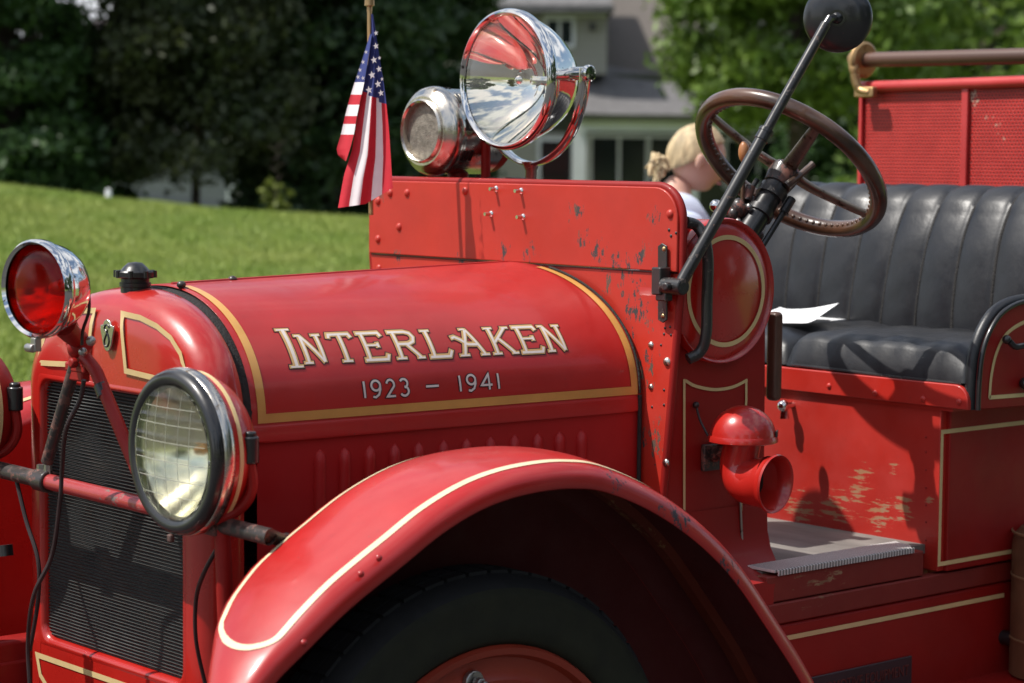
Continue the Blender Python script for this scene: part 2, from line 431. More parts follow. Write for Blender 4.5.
sh = [(0, .030), (.010, .026), (.014, .019), (.023, .018), (.024, .010), (.019, -.004), (.015, -.018), (.008, -.028), (0, -.031)]
poly = [(y, z) for y, z in sh]+[(-y, z) for y, z in sh[1:-1]][::-1]
b.prism([(bx, c0[1]-y, c0[2]+z) for y, z in poly], (-.004, 0, 0)); bd = b.build('badge', M_nickel, rs, bevel=.0015)
b = MB(); S_ = [(.009, .014), (.004, .019), (-.005, .018), (-.007, .011), (.0, .006), (.006, -.002), (.008, -.012), (.002, -.021), (-.006, -.020), (-.009, -.013), (-.005, -.004), (.001, .004), (.002, .011)]
b.tube(bez([(bx-.0045, c0[1]-y, c0[2]+z) for y, z in S_], 4), .0016, 6); b.build('emblem', M_black, bd)

# --- hood
HX0, HX1 = .102, .972
def hdim(x):
    k = (x-.12)/(.975-.12); return .298+.104*k, -.49+.01*k, -.25+.022*k
_tab = []
def _sec(hw, h, a): return np.array([-hw*cos(a)**(2/NS) if cos(a) > 0 else 0, h*sin(a)**(2/NS)])
for i in range(401):
    _tab.append(_sec(.35, .24, pi/2*i/400))
_al = np.concatenate([[0], np.cumsum(np.linalg.norm(np.diff(np.array(_tab), axis=0), axis=1))])
def hood(x, v):      # v metres of arc above the near spring line
    hw, zs, zt = hdim(x); L = _al[-1]*((hw/.35+(zt-zs)/.24)/2)
    a = np.interp(max(v, 0)/L*_al[-1], _al, np.linspace(0, pi/2, 401)); q = _sec(hw, zt-zs, a)
    return np.array([x, q[0], zs+q[1]+(min(v, 0))])
def hoodn(x, v):
    e = .004; a = hood(x+e, v)-hood(x-e, v); c = hood(x, v+e)-hood(x, max(v-e, 0)); return nrm(np.cross(a, c)) if np.cross(a, c)[1] < 0 or np.cross(a, c)[2] > 0 else -nrm(np.cross(a, c))
b = MB(); rows = []
for i in range(25):
    x = HX0+(HX1-HX0)*i/24; hw, zs, zt = hdim(x)
    prof = [(-hw+.004, zs-.034), (-hw-.003, zs-.033), (-hw-.004, zs-.029), (-hw-.003, zs-.008), (-hw-.001, zs-.003)]
    P = prof+[arch(hw, zs, zt, k/60) for k in range(61)]+[(-y, z) for y, z in prof[::-1]]
    rows.append([(x, y, z) for y, z in P])
b.grid(rows); hd = b.build('hood', M_hood, TR, angle=50, solid=.004, soff=-1)
b = MB(); b.tube([(HX0+.02, 0, -.2495), (HX1-.01, 0, -.2285)], .003, 8); b.build('hinge', M_hood, hd)
b = MB(); b.sphere((.26, 0.0, -.2445), .009, (1, 1, .7), 12); b.build('bolt', M_bworn2, hd)
def surf_path(pts, step=.012):   # pts (x,v) -> dense 3d path + normals on the hood
    L = []
    for (x0, v0), (x1, v1) in zip(pts, pts[1:]):
        n = max(1, int(math.hypot(x1-x0, v1-v0)/step)); L += [(x0+(x1-x0)*i/n, v0+(v1-v0)*i/n) for i in range(n)]
    L.append(pts[-1]); return [hood(*q) for q in L], [hoodn(*q) for q in L]
b = MB()
top = .385
P_, N_ = surf_path([(.122, top), (.122, .02), (.122, .010), (.957, .010), (.957, .02), (.957, .415)])
ribbon(b, P_, .0165, N_, .0014)
b.build('pinstripe', M_gold, hd, weld=False, angle=60)
# lettering built from brush strokes
def stroke(mb, pts, w, off):
    P3, N3 = surf_path(pts, .006); ribbon(mb, P3, w, N3, off)
_lx = np.interp
def X(px): return float(_lx(px, [287, 309, 430, 456, 570], [.187, .232, .494, .552, .822]))
def glyph(ch, x0, x1, v0, h):
    w = (x1-x0)*.88; x0 = x0+.055*w; T = .0102
    def q(*p): return [(x0+a*w, v0+c*h) for a, c in p]
    S = []; sf = []
    if ch == 'I': S = [q((.5, 0), (.5, 1))]; sf = [(.5, 0, .42), (.5, 1, .42)]
    if ch == 'N': S = [q((.2, 0), (.2, 1)), q((.2, 1), (.8, 0)), q((.8, 0), (.8, 1))]; sf = [(.2, 0, .18), (.12, 1, .12), (.8, 1, .18)]
    if ch == 'T': S = [q((.5, 0), (.5, 1)), q((.02, .84), (.08, 1), (.92, 1), (.98, .84))]; sf = [(.5, 0, .24)]
    if ch == 'E': S = [q((.24, 0), (.24, 1)), q((.05, 1), (.88, 1), (.94, .84)), q((.05, 0), (.90, 0), (.98, .18)), q((.24, .52), (.70, .52)), q((.70, .42), (.70, .62))]
    if ch == 'R': S = [q((.22, 0), (.22, 1)), q((.05, 1), (.6, 1), (.76, .93), (.82, .77), (.76, .6), (.6, .52), (.22, .52)), q((.5, .52), (.86, 0))]; sf = [(.22, 0, .18), (.86, 0, .14)]
    if ch == 'L': S = [q((.24, 0), (.24, 1)), q((.05, 0), (.85, 0), (.98, .22))]; sf = [(.24, 1, .2)]
    if ch == 'A': S = [q((.22, 0), (.52, 1)), q((.52, 1), (.86, 0)), q((-.02, .66), (.1, .70), (.25, .58), (.42, .40), (.76, .38))]; sf = [(.22, 0, .17), (.86, 0, .15), (.44, 1, .1)]
    if ch == 'K': S = [q((.22, 0), (.22, 1)), q((.82, 1), (.24, .42)), q((.42, .58), (.86, 0))]; sf = [(.22, 0, .18), (.22, 1, .18), (.84, 1, .15), (.88, 0, .14)]
    for fx, fy, hw in [(a_, b_, c_*.93) for a_, b_, c_ in sf]: S.append(q((fx-hw, fy), (fx+hw, fy)))
    return S, T
let = [('I', 281, 307), ('N', 303, 333), ('T', 335, 361), ('E', 362, 392), ('R', 393, 428), ('L', 427, 456), ('A', 456, 491), ('K', 489, 519), ('E', 517, 545), ('N', 544, 571)]
B1, B2, B3, C1, C3 = MB(), MB(), MB(), MB(), MB(); idx = 0
for i, (ch, a, c) in enumerate(let):
    h = .080 if i == 0 else .058; v0 = .097 if i == 0 else .103
    S, T = glyph(ch, X(a), X(c), v0, h)
    for k, s_ in enumerate(S):
        t = T*(1.3 if i == 0 and k == 0 else 1.0)*(1. if k == 0 or len(s_) > 2 else .9)
        if len(s_) == 2 and abs(s_[0][1]-s_[1][1]) < 1e-6: t = .0062     # serifs and bars thinner
        idx += 1; e = idx*.000003
        def ext(s_, d):
            s2 = list(s_); a0, a1 = np.array(s2[0]), np.array(s2[1]); s2[0] = tuple(a0+(a0-a1)/np.linalg.norm(a0-a1)*d)
            a0, a1 = np.array(s2[-1]), np.array(s2[-2]); s2[-1] = tuple(a0+(a0-a1)/np.linalg.norm(a0-a1)*d); return s2
        stroke(B1, ext(s_, .0030), t+.0050, .0006+e)
        stroke(B2, ext(s_, .0010), t+.0010, .0010+e)
        stroke(B3, [(x_+.0008, v_-.0008) for x_, v_ in ext(s_, -.0012)], max(t*.50, .0034), .0014+e)
def arcp(cx, cy, rx, ry, a0, a1, n=14): return [(cx+rx*cos(radians(a0+(a1-a0)*i/n)), cy+ry*sin(radians(a0+(a1-a0)*i/n))) for i in range(n+1)]
def digit(ch):
    if ch == '1': return [[(.5, 0), (.5, 1)]]
    if ch == '9': return [arcp(.5, .7, .36, .3, 0, 360, 20), [(.86, .7), (.84, .45), (.7, .15), (.42, 0), (.2, .04)]]
    if ch == '2': return [arcp(.5, .7, .34, .3, 165, -20, 12)+[(.15, 0), (.9, 0)]]
    if ch == '3': return [arcp(.45, .74, .34, .26, 150, -85, 12), arcp(.45, .26, .38, .28, 85, -150, 14)]
    if ch == '4': return [[(.7, 0), (.7, 1), (.08, .3), (.95, .3)]]
    return [[(0, .45), (1, .45)]]
dp = [('1', 363, 368), ('9', 371, 383), ('2', 386, 397), ('3', 400, 411), ('-', 427, 440), ('1', 459, 464), ('9', 467, 478), ('4', 481, 493), ('1', 496.5, 500.5)]
for ch, a, c in dp:
    xa, xc = X(a-8), X(c-8)
    for s_ in digit(ch):
        idx += 1; e = idx*.000003; q = [(xa+u*(xc-xa), .033+w_*.030) for u, w_ in s_]
        P3, N3 = surf_path(q, .004)
        ribbon(C1, P3, .0080, N3, .0006+e); ribbon(C3, P3, .0042, N3, .0014+e)
C1.build('date_outline', M_let1, hd, weld=False, angle=80); C3.build('date_figures', M_let3, hd, weld=False, angle=80)
L1 = B1.build('lettering', M_let1, hd, weld=False, angle=80)
B2.build('lettering_fill', M_let2, L1, weld=False, angle=80); B3.build('lettering_highlight', M_let3, L1, weld=False, angle=80)
# hood side with louvres
for sg in (1, -1):
    b = MB(); b.grid([[(x, sg*(hdim(x)[0]-.004), z) for z in (-.50, -.75, -1.0, -1.2)] for x in (.115, .4, .7, .97)])
    hs = b.build('hood_side', M_side, TR)
lp = [320, 345, 370, 395, 419, 444, 467, 491, 515, 538, 560, 582]
for i, px in enumerate(lp):
    p = None; x = .2
    for _ in range(8):
        p = at('y', -(hdim(x)[0]-.004), px, 455-(px-320)*.085); x = p[0]
    zt = -.540; zb = -.70; rows = []
    y0 = -(hdim(x)[0]-.004)+.002
    for k in range(13):
        t = k/12; z = zb+(zt-zb)*t; e = min(1, min(t, 1-t)*9)**.5; w_ = .0138*e
        rows.append([(x-w_, y0, z), (x-w_*.9, y0-.010*e, z), (x-w_*.3, y0-.016*e, z), (x+w_*.4, y0-.012*e, z), (x+w_*.85, y0-.004*e, z), (x+w_, y0, z)])
    b = MB(); b.grid(rows); b.build('louvre', M_side, hs, angle=60)

# --- cowl plate with rounded top corners
def cowlpoly(hw, zt, zb, r, x, n=8):
    tp = .10*max(0, -.23-zb); P = [(x, -hw+tp, zb)]
    for k in range(n+1): a = pi-k*pi/2/n; P.append((x, -hw+r+r*cos(a), zt-r+r*sin(a)))
    for k in range(n+1): a = pi/2-k*pi/2/n; P.append((x, hw-r+r*cos(a), zt-r+r*sin(a)))
    P.append((x, hw-tp, zb)); return P
cw = MB().prism(cowlpoly(.50, -.2325, -1.10, .002, .978), (.012, 0, 0)).build('cowl', M_cowl, TR, bevel=.0015)
up = MB().prism(cowlpoly(.50, -.062, -.2290, .065, .972), (.018, 0, 0)).build('windshield_board', M_cowl, cw, bevel=.002)
b = MB(); edge = [(.985, y, z) for _, y, z in cowlpoly(.503, -.060, -1.10, .066, 0)]
edge.insert(1, (.985, -.503, -.23)); edge.insert(-1, (.985, .503, -.23)); b.tube(edge, .0085, 10); b.build('edge_trim', M_dark, cw, angle=60)
b = MB(); b.box((.977, 0, -.2307), (.003, .99, .0022)); b.build('seam', M_black, cw)
def rivet(px, py, r, parent, mat, ax='x', v=.972, h=.6, d=(-1, 0, 0), sl_=0):
    p = at(ax, v, px, py); b = MB()
    b.lathe([(r, 0), (r*.95, r*.25*h), (r*.7, r*.7*h), (r*.35, r*.95*h), (0, r*h)], p+np.array([0, 0, 0]), d, 14)
    if sl_: b.tube([p+np.array(d)*r*.3, p+np.array(d)*r*(.9+sl_)], r*.55, 8)
    return b.build('rivet', mat, parent, angle=60)
for px, py in ((378, 201), (390, 193), (407, 193), (399, 227), (378, 239), (465, 191), (670, 214)): rivet(px, py, .0095, up, M_cowl)
for px, py in ((496, 189), (521, 191), (491, 214), (523, 217)): rivet(px, py, .0075, up, M_chrome, sl_=1.5)
for px, py in ((379, 268),): rivet(px, py, .0085, cw, M_cowl, v=.978)
for px, py, r, m_ in ((651, 345, .0075, M_nickel), (667, 362, .010, M_nickel), (651, 387, .007, M_nickel), (664, 405, .003, M_black), (661, 345, .0028, M_black), (665, 328, .003, M_black), (670, 327, .003, M_black), (664, 334, .003, M_black), (671, 335, .003, M_black), (652, 407, .0028, M_black), (666, 463, .009, M_nickel), (671, 236, .0035, M_black), (669, 230, .0035, M_black), (676, 233, .003, M_black), (664, 390, .003, M_black)):
    rivet(px, py, r, cw if py > 262 else up, m_, v=.978 if py > 262 else .972)
b = MB(); P_ = [(x_, y_, z_) for x_, y_, z_ in [hood(.968, v)+[0, -.004, .003] for v in np.linspace(0, .4, 24)]]
b.tube(P_, .0028, 6); b.tube([hood(.968, 0)+[0, -.004, 0], hood(.968, 0)+[0, -.004, -.6]], .0045, 6); b.build('hood_seal', M_felt, cw, angle=80)
# windscreen hinge bracket
b = MB()
pl = [at('x', .968, *q) for q in ((659, 246), (663, 243), (668, 246), (668, 320), (664, 323), (659, 320))]
b.prism(pl, (-.004, 0, 0)); wb = b.build('stanchion_bracket', M_bworn, cw, bevel=.0015)
b = MB(); c_ = at('x', .955, 661, 281); b.box(c_, (.03, .026, .055)); c2 = at('x', .952, 671, 286); b.tube([c2+[0, .02, 0], c2+[0, -.035, 0]], .017, 14)
b.tube([c2+[-.01, -.01, 0], c2+[-.03, -.012, 0]], .009, 8); b.box(at('x', .955, 664, 296), (.02, .03, .02)); b.build('hinge_block', M_bworn, wb, bevel=.003)
for px, py in ((664, 249), (663, 316)): rivet(px, py, .005, wb, M_brass, v=.964)
# grab handle
b = MB(); y0 = -.49
H_ = [at('y', -.50, 686, 222), at('y', -.505, 697, 226), at('y', -.52, 705, 240), at('y', -.52, 708, 262), at('y', -.52, 707, 300), at('y', -.52, 706, 335), at('y', -.51, 700, 352), at('y', -.50, 688, 359)]
b.tube(bez(H_, 6), .0115, 12); b.build('grab_handle', M_bworn, cw, angle=60)
# mirror stanchion
b = MB(); A_ = c2+[0, -.022, 0]; Bm = at('y', -.62, 826, 24); Cm = A_+(Bm-A_)*.585
b.tube([A_, Cm], .0125, 14); b.tube([Cm, Bm], .0105, 14); st_ = b.build('mirror_stanchion', M_bworn, TR)
d_ = nrm(Bm-A_); b = MB(); b.tube([Cm-d_*.020, Cm+d_*.006], .0145, 14); b.tube([Cm-d_*.002, Cm+d_*.004], .0158, 14); b.build('clamp', M_black, st_)
mc = at('y', -.60, 837.5, 18); nn = nrm([.78, .60, .05]); b = MB()
b.lathe([(0, -.014), (.02, -.0132), (.045, -.009), (.062, -.002), (.069, .006), (.070, .012), (.066, .014), (0, .014)], mc, nn, 40)
mr = b.build('mirror', M_black, st_); b = MB(); b.lathe([(.0655, .0145), (0, .0150)], mc, nn, 40); b.build('mirror_glass', M_mirror2, mr)
b = MB(); b.tube([Bm-d_*.01, Bm+d_*.012, mc-nn*.012], .0085, 10); b.sphere(mc-nn*.018, .012); b.tube([mc-nn*.018, mc-nn*.008], .017, 14); b.build('swivel', M_black, mr)

# --- cowl side, round gauge drum
b = MB()
ys = -.462
b.prism([(.99, ys, -.12), (1.25, ys, -.20), (1.278, ys, -.30), (1.287, ys, -.84), (1.287, ys, -1.15), (.99, ys, -1.15)], (0, .03, 0))
cs = b.build('cowl_side', M_dark, TR, bevel=.01)
b = MB(); b.prism([(.99, -ys, -.12), (1.24, -ys, -.20), (1.268, -ys, -.30), (1.275, -ys, -1.15), (.99, -ys, -1.15)], (0, -.03, 0)); b.build('cowl_side', M_dark, TR, bevel=.01)
dc = at('y', -.49, 725, 291)
b = MB(); R_ = .148
b.lathe([(0, .004), (R_*.82, .002), (R_*.90, -.006), (R_*.93, -.008), (R_*.955, -.002), (R_*.985, .000), (R_, -.006), (R_, -.018), (R_*.97, -.02), (R_*.97, -.10), (R_*.9, -.12), (0, -.12)], (dc[0], -.49, dc[2]), (0, -1, 0), 72)
dr = b.build('fuel_tank', M_red, TR, angle=40)
b = MB(); L = [np.array([dc[0]+R_*.735*cos(a), -.4935, dc[2]+R_*.735*sin(a)]) for a in np.linspace(0, 2*pi, 72, endpoint=False)]
ribbon(b, L, .0095, [np.array([0, -1, 0])]*72, .001, closed=True); b.build('pinstripe', M_cream, dr, weld=False)
b = MB(); py_ = -.4635
def cs_(px, py): return at('y', py_, px, py)
outer = [cs_(684, 490), cs_(684, 379)]; sc_ = [cs_(684, 379)]+bez([cs_(684, 379), cs_(694, 385), cs_(714, 389), cs_(732, 386), cs_(746, 379)], 5)
ribbon(b, [cs_(684, 600), cs_(684, 379)], .0065, (0, -1, 0), .001)
ribbon(b, bez([cs_(685, 380.5), cs_(695, 386), cs_(714, 389.5), cs_(732, 387), cs_(747, 380)], 6), .0065, (0, -1, 0), .0014)
ribbon(b, [cs_(746, 379), cs_(746, 400), cs_(741, 480), cs_(741, 560)], .0065, (0, -1, 0), .001)
b.build('pinstripe', M_cream, cs, weld=False)
b = MB(); b.grid([[(.99, y_, z_), (.5*(.99+x_), y_-.001, z_), (x_, y_, z_)] for x_, y_, z_ in ((1.287, -.4635, -.72), (1.287, -.466, -.78), (1.285, -.478, -.815), (1.268, -.510, -.838), (1.230, -.555, -.850), (1.188, -.582, -.858), (1.178, -.5855, -.88), (1.178, -.586, -.949))])
b.build('door_sill_sweep', M_dark, cs, angle=60)
# dark upright behind the drum
b = MB(); u0 = at('y', -.45, 778, 312); u1 = at('y', -.45, 778, 401)
b.box(((u0[0]+u1[0])/2, -.44, (u0[2]+u1[2])/2), (.026, .03, abs(u0[2]-u1[2]))); b.build('door_post', M_rail, cs, bevel=.010, seg=4)
b = MB(); lk = np.array([1.705-.45*.42, -.255+.27*.42, -.745+.85*.42])
b.sphere(lk, .014, (1, 1, 1.9), 14); b.tube([lk, lk+[-.01, 0, -.12], lk+[-.03, 0, -.60]], [.008, .010, .013], 10); b.build('hand_brake', M_black, TR)
# --- horn
hc = at('y', -.56, 743, 437); HR_ = .0685
b = MB(); pr = [(0, HR_*.93)]+[(HR_*.97*sin(t), HR_*.93*cos(t)) for t in np.linspace(.12, pi/2-.05, 12)]+[(HR_, 0.004), (HR_*1.03, -.002), (HR_*1.03, -.008), (HR_*.96, -.010), (0, -.010)]
b.lathe(pr, hc, (0, 0, 1), 44); M_horn = paint('horn_paint', RED, rough=.32, coat=.6, fade=.0, grime=.3, dents=.08)
hn = b.build('horn', M_horn, TR, angle=45)
b = MB(); ax_ = nrm([.12, -.99, -.06])
mo = at('y', -.64, 775, 484); p0 = hc+[.0, .0, -.006]; p1 = p0+[0, .0, -.055]
pth = bez([p0, p1+[0, .01, 0], p1+(mo-p1)*.35+[-.006, .01, -.022], mo-ax_*.012], 7); rr = list(np.linspace(.037, .041, len(pth)-6))+list(np.linspace(.043, .054, 6))
b.tube(pth, rr, 32, caps=False); b.lathe([(.054, -.014), (.056, -.004), (.0595, 0), (.058, .004), (.053, .001), (.049, -.03), (.044, -.05), (.042, -.07), (0, -.08)], mo, ax_, 40)
b.build('trumpet', M_horn, hn, angle=60)
b = MB(); b.lathe([(.041, -.055), (0, -.058)], mo, ax_, 30); b.build('throat', M_black, hn)
b = MB(); q = at('y', -.47, 712, 457); b.box(q, (.055, .012, .055)); b.tube([q, hc+[0, .02, -.01]], .014, 10); b.build('mount_plate', M_bworn2, hn, bevel=.003)
b = MB(); uq = nrm([.62, -.78, 0]); b.box(hc+uq*HR_*.985+[0, 0, .009], (.004, .028, .012), np.stack([uq, np.array([-uq[1], uq[0], 0]), np.array([0, 0, 1.])], 1)); b.build('maker_plate', M_bworn2, hn, bevel=.001)
b = MB(); w0 = at('y', -.47, 696, 405); b.tube(bez([w0, at('y', -.48, 700, 420), at('y', -.50, 708, 436)], 5), .0025, 6); b.sphere(w0, .007); b.build('wire', M_cable, hn)
b = MB(); b.tube([at('y', -.468, 740, 497), at('y', -.468, 742, 540), at('y', -.468, 741, 556)], .003, 6); b.build('conduit', M_steel, hn)

# --- seat box, board, cushions
YS = -.585
XB = 1.705
b = MB(); b.prism([(XB, y, z) for y, z in ((YS, -.50), (YS, -.90), (-YS, -.90), (-YS, -.50))], (.55, 0, 0)); sb = b.build('seat_box', M_box, TR, bevel=.003)
b = MB(); b.box(((XB+2.75)/2+.01, YS+.004, -.70), (2.75-XB-.02, .03, .40))
side = b.build('seat_side_panel', M_dark, sb, bevel=.003)
b = MB(); ysd = YS-.0112
def sd(px, py): return at('y', ysd, px, py)
c_tl, c_bl = sd(942, 432), sd(940, 564)
ribbon(b, [(2.6, ysd, c_tl[2]), (c_tl[0], ysd, c_tl[2]), (c_tl[0], ysd, c_bl[2]), (2.6, ysd, c_bl[2])], .0095, (0, -1, 0), .001); b.build('pinstripe', M_cream, side, weld=False)
sbd = MB(); zt_, zb_ = -.485, -.537
P = [(1.692, .62, zt_), (1.692, -.63, zt_)]
for k in range(6): a = pi/2*k/5; P.append((1.692, -.63-.035*sin(a), zt_-.035*(1-cos(a))))
P += [(1.692, -.665, zb_), (1.692, .62, zb_)]
sbd.prism(P, (.014, 0, 0)); bo = sbd.build('seat_board', M_board, TR, bevel=.002)
b = MB(); b.box((2.0, 0, -.53), (.60, 1.24, .03)); b.build('seat_base', M_board, bo)
for px, py in ((829, 386), (875, 393), (923, 399), (959, 402)): rivet(px, py, .007, bo, M_board, v=1.692)
for py in (437, 452, 470, 488, 505, 522, 540): rivet(926, py, .0028, sb, M_dark, v=1.705)
b = MB(); kn = at('x', XB, 793, 405); b.tube([kn, kn+[-.03, 0, 0]], .0075, 10); b.sphere(kn+[-.034, 0, 0], .014, (1, 1, 1)); b.tube([kn+[-.03, 0, 0], kn+[-.032, -.003, -.03]], [.008, .011], 10); b.build('door_knob', M_chrome, sb)
def cushion(y0, y1, x0, x1, zb, zt, zt2, label, nm='seat_cushion'):
    b = MB(); rows = []; nx, ny = 44, 60
    for i in range(nx+1):
        u = i/nx; row = []
        for j in range(ny+1):
            w_ = j/ny; e = (1-abs(2*u-1)**11)**.36*(1-abs(2*w_-1)**13)**.36
            wr = .0025*sin(w_*23+u*9)*sin(u*11)+.0018*sin(w_*51+3*u)
            cx = x0+(x1-x0)*(u if u > .0 else 0); row.append((cx, y0+(y1-y0)*w_, zb+.006+((zt+(zt2-zt)*u)-zb)*e*(1+.0*u)+wr*e+.010*e*(1-(2*u-1)**2)))
        rows.append(row)
    b.grid(rows); b.grid([[(x0+(x1-x0)*i/nx, y, z) for z in (zb-.01, zb+.006)] for i in range(nx+1) for y in (y0,)][:1]*2) if False else None
    o = b.build(nm, M_leather, bo, angle=70); return o
c1 = cushion(-.138, -.655, 1.700, 2.26, -.487, -.405, -.425, '')
c2_ = cushion(.60, -.128, 1.715, 2.26, -.487, -.415, -.420, '')
b = MB(); b.tube(bez([(1.704, -.15, -.478), (1.700, -.3, -.480), (1.700, -.5, -.483), (1.704, -.64, -.482)], 8), .004, 8); b.build('welt', M_black, c1)
# backrest with vertical pleats
b = MB(); rows = []
W = .108; ya, yb = -.70, .60
prof = [(2.14, -.47), (2.140, -.42), (2.145, -.36), (2.158, -.28), (2.178, -.20), (2.205, -.14), (2.228, -.108), (2.258, -.085), (2.30, -.074), (2.34, -.080), (2.37, -.10), (2.38, -.15), (2.38, -.5)]
prof = [tuple(q) for q in bez([(p_[0], p_[1], 0) for p_ in prof], 3)]
ny = 12*12
for j in range(ny+1):
    y = ya+(yb-ya)*j/ny; ph = (y-ya)/W; f = abs(sin(pi*ph))
    puff = f**.30
    cd_ = max(0, (y-(yb-.22))/.22)   # rounded far corner
    drop = (1-math.sqrt(max(0, 1-cd_**2)))*.20
    row = []
    for (x, z, _) in prof:
        k = min(1, max(0, (z+.47)/.08)); zz = z-drop*min(1, max(0, (z+.47)/.3))
        wr = .0010*sin(z*70+y*31+3*sin(y*9))*(1 if f > .3 else 0)
        row.append((x-.016*puff*(.4+.6*k)+.009+wr*.6, y+.008*sin(z*9+int(ph))*.6, zz+(.010*puff if z > -.12 else 0)))
    rows.append(row)
b.grid(rows); nr = len(rows[0]); b.face(*range(nr)); b.face(*[(len(rows)-1)*nr+k for k in range(nr)][::-1]); bk = b.build('backrest', M_leather, TR, angle=65)
b = MB()
for i in range(1, 12):
    y = ya+W*i
    if y > yb-.05: break
    dd = max(0, (y-(yb-.22))/.22); drop = (1-math.sqrt(max(0, 1-dd**2)))*.20
    b.tube([(x+.003, y+.008*sin(z*9+int(i))*.6, z-drop*min(1, max(0, (z+.47)/.3))) for (x, z, _) in prof[:28]], .0045, 6)
b.build('piping', M_felt, bk, angle=60)
# arm panel on the near side
ya_ = -.672
def ar(px, py): return at('y', ya_, px, py)
poly = [ar(976, 410), ar(977, 385), ar(980, 355), ar(987, 333), ar(998, 315), ar(1012, 305), ar(1026, 301), ar(1045, 300), ar(1065, 304), (2.25, ya_, -.33), (2.32, ya_, -.40), (2.32, ya_, -.55)]
poly = [np.array(p_) for p_ in bez(poly[:10], 4)]+[np.array(poly[10]), np.array(poly[11])]
arm = MB().prism(poly, (0, .022, 0)).build('arm_panel', M_dark, TR, bevel=.003)
b = MB(); b.tube([p_+[0, .016, 0] for p_ in poly[:-1]], .0135, 12); b.build('arm_padding', M_leather, arm, angle=60)
b = MB(); b.tube([p_+[0.002, -.004, 0] for p_ in poly[:-1]], .0055, 8); b.build('trim', M_black, arm, angle=60)
b = MB(); I_ = bez([ar(1040, 397), ar(1010, 401), ar(989, 397)], 2)
ribbon(b, [ar(1060, 392), ar(989, 397.5)]+[p_ for p_ in bez([ar(989, 397.5), ar(991, 375), ar(996, 353), ar(1006, 334), ar(1024, 322), ar(1045, 318)], 5)][0:], .0085, (0, -1, 0), .0015); b.build('pinstripe', M_cream, arm, weld=False)
b = MB(); b.tube(bez([ar(1002, 341)+[0, -.02, 0], ar(1006, 346)+[0, -.025, 0], ar(1014, 345)+[0, -.03, 0], ar(1024, 352)+[0, -.03, 0], ar(1030, 366)+[0, -.02, 0], ar(1026, 384)+[0, -.012, 0], ar(1018, 382)+[0, -.01, 0]], 5), .007, 10)
b.sphere(ar(1001, 339)+[0, -.015, 0], .010); b.sphere(ar(1021, 383)+[0, -.012, 0], .014); b.build('door_catch', M_black, arm)
# far arm
MB().prism([np.array([p_[0], -p_[1], p_[2]]) for p_ in poly], (0, -.05, 0)).build('arm_panel', M_dark, TR, bevel=.003)

# --- floor, step, sills
zf = -.842
b = MB(); b.box((1.46, 0, zf-.012), (.56, 1.10, .02)); fl = b.build('cab_floor', M_deck, TR)
b = MB()
for y in (-.08, .16, .4): b.box((1.46, y, zf-.0018), (.50, .003, .003))
b.build('board_gaps', M_black, fl)
b = MB(); x0_, x1_ = 1.18, 1.632
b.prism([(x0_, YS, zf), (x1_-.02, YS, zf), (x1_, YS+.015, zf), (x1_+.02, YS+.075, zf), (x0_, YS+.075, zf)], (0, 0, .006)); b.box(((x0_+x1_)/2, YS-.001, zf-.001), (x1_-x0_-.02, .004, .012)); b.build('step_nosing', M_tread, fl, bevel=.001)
def slab(name, z0, z1, y, x0, x1, mat, th=.03, bev=.003):
    return MB().prism([(x0, y, z0), (x1, y, z0), (x1, y, z1), (x0, y, z1)], (0, th, 0)).build(name, mat, TR, bevel=bev)
slab('step_board', -.8485, -.9035, YS+.002, 1.16, 1.66, M_step, .10)
slab('sill_board', -.9055, -.9485, YS-.004, 1.16, 3.6, M_step)
sl_o = slab('sill', -.951, -1.22, YS, 1.0, 3.6, M_dark, .04, .006)
b = MB(); zz = at('y', YS-.002, 896, 616.5)[2]; ribbon(b, [(1.0, YS-.001, zz), (1.945, YS-.001, zz)], .010, (0, -1, 0), .001); b.build('pinstripe', M_cream, sl_o, weld=False)
b = MB(); b.tube([at('y', YS, 1003, 637), at('y', YS, 1003, 637)+[0, -.03, 0]], .017, 12); b.build('bolt', M_black, sl_o)
# dark plate with worn letters
def si(px, py, d=.0): return at('y', YS-.006-d, px, py)
pA, pB = si(805, 677), si(912, 657.5)
b = MB(); zt_p = (pA[2]+pB[2])/2; b.prism([(pA[0], YS-.001, zt_p), (pB[0], YS-.001, zt_p), (pB[0], YS-.001, zt_p-.11), (pA[0], YS-.001, zt_p-.11)], (0, -.006, 0)); pt = b.build('sign_plate', M_plate, sl_o, bevel=.002)
def textobj(txt, x0, x1, z, h, y, mat, parent, nm='lettering', sx=None):
    cu = bpy.data.curves.new(nm, 'FONT'); cu.body = txt; cu.size = h*1.4; cu.extrude = .0006; cu.align_x = 'LEFT'
    t_ = bpy.data.objects.new(nm, cu); COL.objects.link(t_); bpy.context.view_layer.update()
    dg = bpy.context.evaluated_depsgraph_get(); me = bpy.data.meshes.new_from_object(t_.evaluated_get(dg)); bpy.data.objects.remove(t_)
    co = np.empty(len(me.vertices)*3); me.vertices.foreach_get('co', co); co = co.reshape(-1, 3)
    w_ = co[:, 0].max()-co[:, 0].min(); k = (x1-x0)/w_; out = np.stack([x0+(co[:, 0]-co[:, 0].min())*k, y-co[:, 2], z+GZ+co[:, 1]], 1)
    me.vertices.foreach_set('co', out.ravel()); me.update(); me.materials.clear(); me.materials.append(mat)
    o = bpy.data.objects.new(nm, me); COL.objects.link(o); o.parent = parent; return o
textobj('AUTOMOTIVE EQUIPMENT', pA[0]+.012, pB[0]-.012, zt_p-.040, .024, YS-.0078, M_platetx, pt)
textobj('ROCHESTER', pA[0]+.07, pB[0]-.07, zt_p-.082, .024, YS-.0078, M_platetx, pt)
b = MB()  # running board and frame
b.box((1.65, -.74, -1.17), (1.25, .32, .03)); b.build('running_board', M_dark, TR, bevel=.006)
